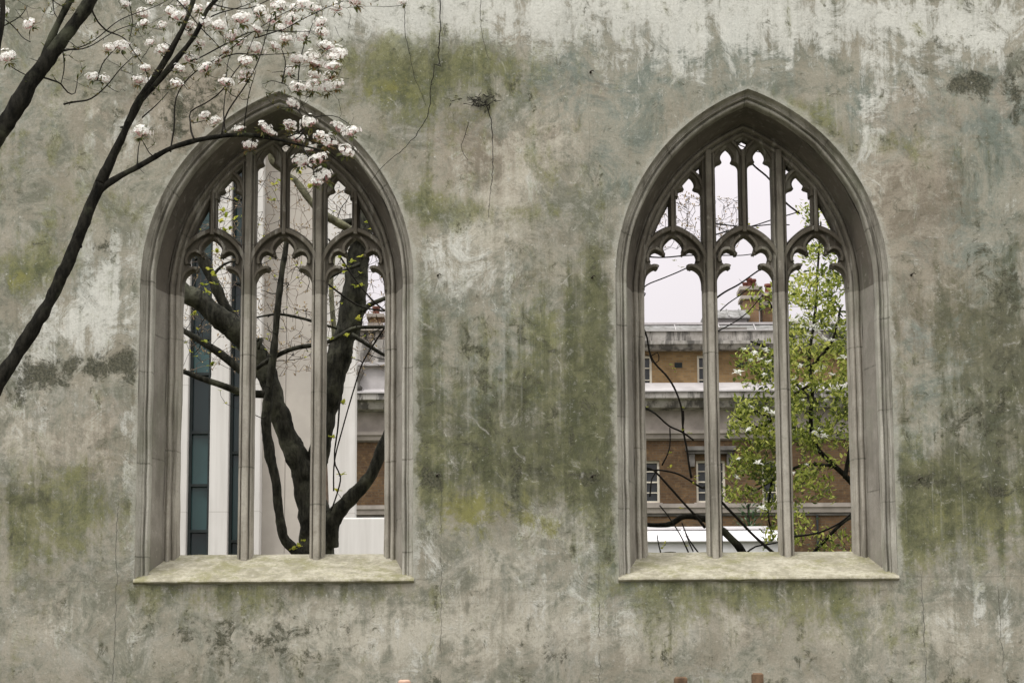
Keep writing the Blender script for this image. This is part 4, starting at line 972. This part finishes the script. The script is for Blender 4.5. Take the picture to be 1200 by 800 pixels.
def zsplit(x0,x1,cuts,tints):
    for i in range(len(cuts)-1):
        z1,z0=Z(cuts[i]),Z(cuts[i+1])
        g=MB(); g.box((X(x0)+.02,YW+.35,z0),(X(x1)-.02,YW+.40,z1),tints[i]); p_=g.build('glass_pane',M['glass'],wb)
        f=MB(); w_=.055
        f.box((X(x0),YW+.22,z0),(X(x1),YW+.36,z0+w_)); f.box((X(x0),YW+.22,z0+w_),(X(x0)+w_,YW+.36,z1)); f.box((X(x1)-w_*1.2,YW+.22,z0+w_),(X(x1),YW+.36,z1))
        f.build('pane_frame',M['gframe'],p_)
zsplit(220,246,[-200,60,230,300,395,437,506,568,622,700,850],[.1,.2,.5,.15,1.0,.12,.9,.65,.08,.1])
zsplit(268,286,[-200,60,230,330,460,530,634,700,850],[.1,.3,.5,.15,.2,.45,.1,.1])
# low white wing in front of the brick building
mb=MB(); mb.box((X(395,620,27),27,0),(X(520,620,27),29,Z(606,430,27))); mb.build('low_wing',M['white_conc'],wb,bevel=.03)

# ------------------------------------------------------------ brick building
YR=60
M['brick']=brick_material('yellow_brown_brick',(.125,.072,.034),(.070,.040,.021),(.10,.078,.055))
M['brick_up']=brick_material('sandy_brown_brick',(.225,.140,.062),(.140,.084,.037),(.17,.13,.08))
k=NT('sooty_stone'); nn=k.noise(1,7,.7,vec=k.mapping((2.6,2.6,.5))); n2=k.noise(2,8,.7)
c=k.mix(k.rng(n2,.35,.65),(.24,.22,.20),(.40,.375,.35)); c=k.mix(k.rng(nn,.47,.58,0,.85),c,(.07,.065,.06)); k.col(c); M['soot']=k.m
M['lstone']=simple('pale_dressing_stone',(.30,.265,.235),.85,.22,1.5)
M['lead']=simple('lead_flashing',(.40,.375,.375),.6,.15,1.2)
M['dstone']=simple('dark_cornice_stone',(.13,.12,.11),.9,.45,1.6)
k=NT('grey_slate'); nn=k.noise(1.5,7,.7); c=k.mix(k.rng(nn,.4,.65),(.15,.145,.14),(.27,.262,.26)); c=k.mix(k.rng(k.noise(1,6,.7,vec=k.mapping((4,4,.6))),.50,.62,0,.75),c,(.09,.085,.075)); k.col(c); M['slate']=k.m
M['sash']=simple('cream_sash',(.60,.55,.46),.6,.1,5)
k=NT('dark_glass'); k.col((.022,.026,.028)); k.b.inputs['Roughness'].default_value=.12; k.b.inputs['Specular IOR Level'].default_value=.5; M['dglass']=k.m
M['pot']=simple('red_clay_pot',(.13,.045,.032),.8,.3,4)
bb=empty('brick_building',(P(800,650,YR).x,YR,0),'old brown brick building with sooty cornices and sash windows behind the pavilion','building')
def XR(px,py=560): return P(px,py,YR).x
def ZR(py,px=850): return P(px,py,YR).z
x0,x1=XR(385),XR(1120); BK=YR+14
# window grid
lows=[(756,17),(833,17),(910,17)]; ups=[(752,12),(829,12),(905,12)]
def walls(z0,z1,rects,mat,name,y=YR):
    mb=MB(); cols=sorted(rects); cur=x0
    for a,b,za,zb in cols:
        mb.box((cur,y,z0),(a,y+.35,z1)); mb.box((a,y,z0),(b,y+.35,za)); mb.box((a,y,zb),(b,y+.35,z1)); cur=b
    mb.box((cur,y,z0),(x1,y+.35,z1)); return mb.build(name,mat,bb)
lr=[(XR(c_-h),XR(c_+h),ZR(588.5),ZR(539)) for c_,h in lows]; ur=[(XR(c_-h,430),XR(c_+h,430),ZR(458),ZR(416)) for c_,h in ups]
zA=ZR(515.5)
walls(0,zA,lr,M['brick'],'lower_wall'); walls(ZR(470),ZR(409),[r if r[2]>ZR(470) else r for r in ur],M['brick_up'],'upper_wall')
mb=MB(); mb.box((x0,YR+.36,0),(x1,BK,ZR(405))); mb.build('core',M['brick'],bb)
def sash(r,rows,hood):
    a,b,za,zb=r; t=.07
    f=MB(); f.box((a,YR+.10,za),(b,YR+.24,za+t)); f.box((a,YR+.10,zb-t),(b,YR+.24,zb)); f.box((a,YR+.10,za+t),(a+t,YR+.24,zb-t)); f.box((b-t,YR+.10,za+t),(b,YR+.24,zb-t))
    m_=(a+b)/2; f.box((m_-.018,YR+.16,za+t),(m_+.018,YR+.22,zb-t))
    for i in range(1,rows):
        z=za+(zb-za)*i/rows; hh=.03 if i*2!=rows else .045; f.box((a+t,YR+.155,z-hh/2),(b-t,YR+.215,z+hh/2))
    o=f.build('window',M['sash'],bb)
    g=MB(); g.box((a+.01,YR+.25,za+.01),(b-.01,YR+.27,zb-.01)); g.build('pane',M['dglass'],o)
    s_=MB(); s_.box((a-.08,YR-.08,za-.10),(b+.08,YR-.002,za-.002)); s_.build('window_sill',M['lstone'],o)
    if hood:
        h_=MB(); h_.box((a-.35,YR-.28,zb+.30),(b+.35,YR-.002,zb+.44)); h_.box((a-.28,YR-.20,zb+.20),(b+.28,YR-.002,zb+.298)); h_.box((a-.24,YR-.16,zb-.22),(a-.05,YR-.002,zb+.198)); h_.box((b+.05,YR-.16,zb-.22),(b+.24,YR-.002,zb+.198)); h_.build('window_hood',M['dstone'],o,bevel=.01)
for i,r in enumerate(lr): sash(r,4,i%2==1)
for r in ur: sash(r,3,False)
for c_ in (795,867,944,1020):
    v=MB(); v.box((XR(c_-4.5,430),YR-.01,ZR(430.5)),(XR(c_+4.5,430),YR+.02,ZR(424.5))); 
    for i in range(4): v.box((XR(c_-4.5,430),YR-.03,ZR(430.5)+.03+.04*i),(XR(c_+4.5,430),YR-.011,ZR(430.5)+.042+.04*i))
    v.build('air_brick',M['gframe'],bb)
def band(ya,yb,proj,mat,name,top_slope=0,xa=None,xb=None):
    za,zb=ZR(yb),ZR(ya); prof=[(YR+.0,za),(YR-proj*.6,za+(zb-za)*.10),(YR-proj*.75,za+(zb-za)*.5),(YR-proj,za+(zb-za)*.62),(YR-proj,zb),(YR,zb+top_slope)]
    mb=MB(); mb.prism_x(prof,xa if xa is not None else x0-.02,xb if xb is not None else x1+.02); return mb.build(name,mat,bb)
band(590,602,.16,M['lstone'],'string_course'); band(602.2,604.5,.06,M['dstone'],'drip_band')
mb=MB(); mb.box((x0,YR-.05,ZR(515.5)),(x1,YR+.36,ZR(480))); mb.build('frieze',M['lstone'],bb)
band(504,515,.22,M['lstone'],'string_course')
band(462.3,481,.75,M['soot'],'cornice')
mb=MB(); mb.prism_x([(YR-.80,ZR(462.3)),(YR-.80,ZR(460.8)),(YR-.004,ZR(448)),(YR-.004,ZR(462.3))],x0,x1); mb.build('lead_ledge',M['lead'],bb)
band(401,411,.40,M['soot'],'cornice')
mb=MB(); mb.box((x0,YR-.10,ZR(401)),(x1,YR+.4,ZR(388.5))); mb.build('parapet',M['soot'],bb)
mb=MB(); mb.box((x0,YR-.16,ZR(388.5)),(x1,YR+.44,ZR(387))); mb.build('coping',M['lead'],bb)
# roof
xr0=XR(752,380); mb=MB(); zr0=ZR(388); ry=[(YR+.45,ZR(387.8)),(YR+1.6,ZR(371)),(YR+9,ZR(371)),(YR+12,ZR(388))]
mb.prism_x(ry,xr0-.0,x1); rf=mb.build('roof',M['slate'],bb)
mb=MB(); mb.box((xr0-.1,YR+1.5,ZR(371.2)),(x1,YR+1.75,ZR(368.6)))
for px in (793,887,845,940): 
    a=P(px,387,YR+.45); mb.tube([Vector((a.x,YR+.43,ZR(387))),Vector((a.x,YR+1.58,ZR(370)))],[.018,.018],6)
mb.build('ridge_flashing',M['lead'],rf)
# roof hut
mb=MB(); xa,xb=P(836,370,YR+2).x,P(875,370,YR+2).x; mb.box((xa-.15,YR+2,ZR(392)),(xb,YR+5,ZR(361))); 
ht=mb.build('roof_hut',M['lead'],bb)
mb=MB(); mb.prism_x([(YR+1.8,ZR(362)),(YR+1.8,ZR(360.5)),(YR+2.8,ZR(346)),(YR+5,ZR(346)),(YR+5,ZR(362))],xa-.2,xb+.1); 
for i in range(3):
    x=xa+.1+i*.42; mb.tube([Vector((x,YR+1.8,ZR(359.8))),Vector((x,YR+2.8,ZR(345.5)))],[.03,.03],5)
mb.build('hut_roof',M['slate'],ht)
mb=MB(); mb.box((P(842,384,YR).x,YR+.5,ZR(385)),(P(877,384,YR).x,YR+1.0,ZR(380.5))); mb.build('skylight',M['dstone'],rf)
# chimneys
M['brick2']=brick_material('chimney_brick',(.25,.15,.08),(.18,.10,.055),(.18,.14,.10))
def chimney(pa,pb_,ytop,ybot,Y,pots,cap=True):
    xa,xb=P(pa,ytop,Y).x,P(pb_,ytop,Y).x; zt,zb=P(pa,ytop,Y).z,P(pa,ybot,Y).z
    mb=MB(); mb.box((xa,Y,zb-1),(xb,Y+1.0,zt)); o=mb.build('chimney',M['brick2'],bb)
    if cap:
        c_=MB(); c_.box((xa-.09,Y-.09,zt-.32),(xb+.09,Y+1.09,zt-.20)); c_.box((xa-.13,Y-.13,zt),(xb+.13,Y+1.13,zt+.12)); c_.build('chimney_cap',M['lstone'],o)
    for (p1,wd,hh) in pots:
        x=P(p1,ytop,Y).x; q=MB(); q.tube([Vector((x,Y+.4,zt+.1)),Vector((x,Y+.4,zt+.2)),Vector((x,Y+.4,zt+hh*.8)),Vector((x,Y+.4,zt+hh*.82)),Vector((x,Y+.4,zt+hh))],[wd,wd*.9,wd*.75,wd*1.0,wd*.95],10); q.build('chimney_pot',M['pot'],o,smooth=True)
chimney(871,889,340,372,YR+3,[(874.5,.10,.34),(879.5,.11,.50),(884.5,.11,.46)])
chimney(893,912,347,372,YR+3.5,[(902,.15,.5)])
chimney(434,446,372,400,YR+3,[(440,.14,.45)])
# stone attic at the left end
xa=XR(385); xb=XR(470)
mb=MB(); mb.box((xa,YR-.5,ZR(466)),(xb,YR-.02,ZR(430))); mb.box((xa-.05,YR-.7,ZR(430)),(xb+.05,YR-.0,ZR(426))); mb.build('attic_block',M['lead'],bb,bevel=.02)
mb=MB(); mb.box((xa,YR-.42,ZR(426)),(xb,YR+.4,ZR(398))); mb.build('attic_course',M['soot'],bb)
for i in range(9):
    x=XR(388+i*9); b_=MB(); b_.tube([Vector((x,YR-.2,ZR(398))),Vector((x,YR-.2,ZR(395))),Vector((x,YR-.2,ZR(391))),Vector((x,YR-.2,ZR(387)))],[.08,.11,.07,.09],8); b_.build('baluster',M['lstone'],bb,smooth=True)
mb=MB(); mb.box((xa,YR-.4,ZR(387)),(xb,YR,ZR(383.5))); mb.build('rail',M['lstone'],bb)
mb=MB(); x=XR(421,445); mb.tube([Vector((x,YR-.65,ZR(z_))) for z_ in (462,458,455,452,448,443,438,433,430)],[.02,.12,.16,.07,.06,.15,.20,.14,.05],10); mb.build('carved_ornament',M['dstone'],bb,smooth=True)
pp_=MB()
pp_.box((XR(955),YR-.12,0),(XR(957),YR-.02,ZR(604))); pp_.build('drainpipe',M['gframe'],bb)

# ------------------------------------------------------------ white pavilion roof
YP=20
M['wpanel']=simple('white_roof_sheet',(.55,.53,.535),.6,.05,1.5); M['wfascia']=simple('grey_white_fascia',(.50,.495,.49),.6,.10,3)
pv=empty('white_pavilion',(P(820,650,YP).x,YP,0),'low white flat-sided pavilion roof seen over the sill of the right window','pavilion')
def XP(px): return P(px,640,YP).x
def ZP(py): return P(830,py,YP).z
mb=MB(); mb.box((XP(690),YP,0),(XP(921),YP+5,ZP(634))); mb.build('wall',M['wfascia'],pv)
mb=MB(); mb.prism_x([(YP-.06,ZP(635)),(YP-.06,ZP(633.2)),(YP+.9,ZP(616)),(YP+4.2,ZP(616)),(YP+5.1,ZP(635))],XP(688),XP(923)); rf=mb.build('roof',M['wpanel'],pv,bevel=.01)
mb=MB(); mb.box((XP(688),YP+1.4,ZP(616)+.002),(XP(908),YP+3.5,ZP(612.5))); mb.build('roof_vent_base',M['dstone'],rf)
mb=MB(); mb.box((XP(686),YP+1.3,ZP(612.5)+.002),(XP(912),YP+3.6,ZP(608.5))); mb.build('roof_vent_lid',M['wpanel'],rf,bevel=.01)
for i in range(5):
    x=XP(700+i*52); mb=MB(); mb.tube([Vector((x,YP-.09,ZP(634))),Vector((x,YP+.88,ZP(615.4)))],[.018,.018],6); mb.build('seam',M['wpanel'],rf)
# conifer by the pavilion
random.seed(3); cf=empty('small_conifer',(P(877,640,YP+7).x,YP+7,0),'small bluish conifer top rising behind the white pavilion roof','conifer')
M['conif']=leaf_material('conifer_needles',(.03,.06,.03),(.06,.11,.05),(.10,.15,.07),.2)
c0=P(877,590,YP+7); mb=MB()
for i in range(1500):
    t=random.random()**.6; z=c0.z-t*2.6; r=.10+t*.85; A_=random.uniform(0,6.28); q=Vector((c0.x+math.cos(A_)*r*random.uniform(.4,1),YP+7+math.sin(A_)*r*random.uniform(.4,1),z))
    d=Vector((math.cos(A_),math.sin(A_),.8)); leaf(mb,q,d,.12,.035,random.random())
mb.build('crown',M['conif'],cf)
mb=MB(); mb.tube([Vector((c0.x,YP+7,-.1)),Vector((c0.x,YP+7,c0.z))],[.09,.02],8); mb.build('trunk',M['bark'],cf)

# ------------------------------------------------------------ stake tops at the foot of the picture
M['wood_w']=simple('weathered_oak',(.12,.075,.045),.85,.4,12,.3); M['terr']=simple('pale_pink_wood',(.50,.33,.25),.8,.2,10,.2)
def stake(pa,pb_,ytop,Y,mat,lab,cap=None):
    a=P(pa,ytop,Y); b=P(pb_,ytop,Y); w_=(b.x-a.x); cx_=(a.x+b.x)/2; 
    mb=MB(); ch=.012; h=w_/2
    prof=[(h,0,0),(h,0,a.z-ch),(h-ch,0,a.z)]
    vs_=[]; 
    for hh,z in ((h,-.1),(h,a.z-ch),(h-ch,a.z)):
        vs_+=[(cx_-hh,Y-hh,z),(cx_+hh,Y-hh,z),(cx_+hh,Y+hh,z),(cx_-hh,Y+hh,z)]
    fs_=[(3,2,1,0),(8,9,10,11)]
    for i in range(2):
        for j in range(4): fs_.append((i*4+j,i*4+(j+1)%4,(i+1)*4+(j+1)%4,(i+1)*4+j))
    mb.add(vs_,fs_); e=mb.build('wooden_post',mat); tag(e,lab,'post','posts cut off by the bottom edge'); return e
stake(467,481,796,-1.2,M['terr'],'pale pink wooden post top at the bottom edge near the blossom window')
stake(790,805,792.5,-1.2,M['wood_w'],'rusty brown wooden post top at the bottom edge, left of the pair')
stake(881,894,788,-1.2,M['wood_w'],'dark brown post top with pale edge at the bottom edge, tallest of the three')
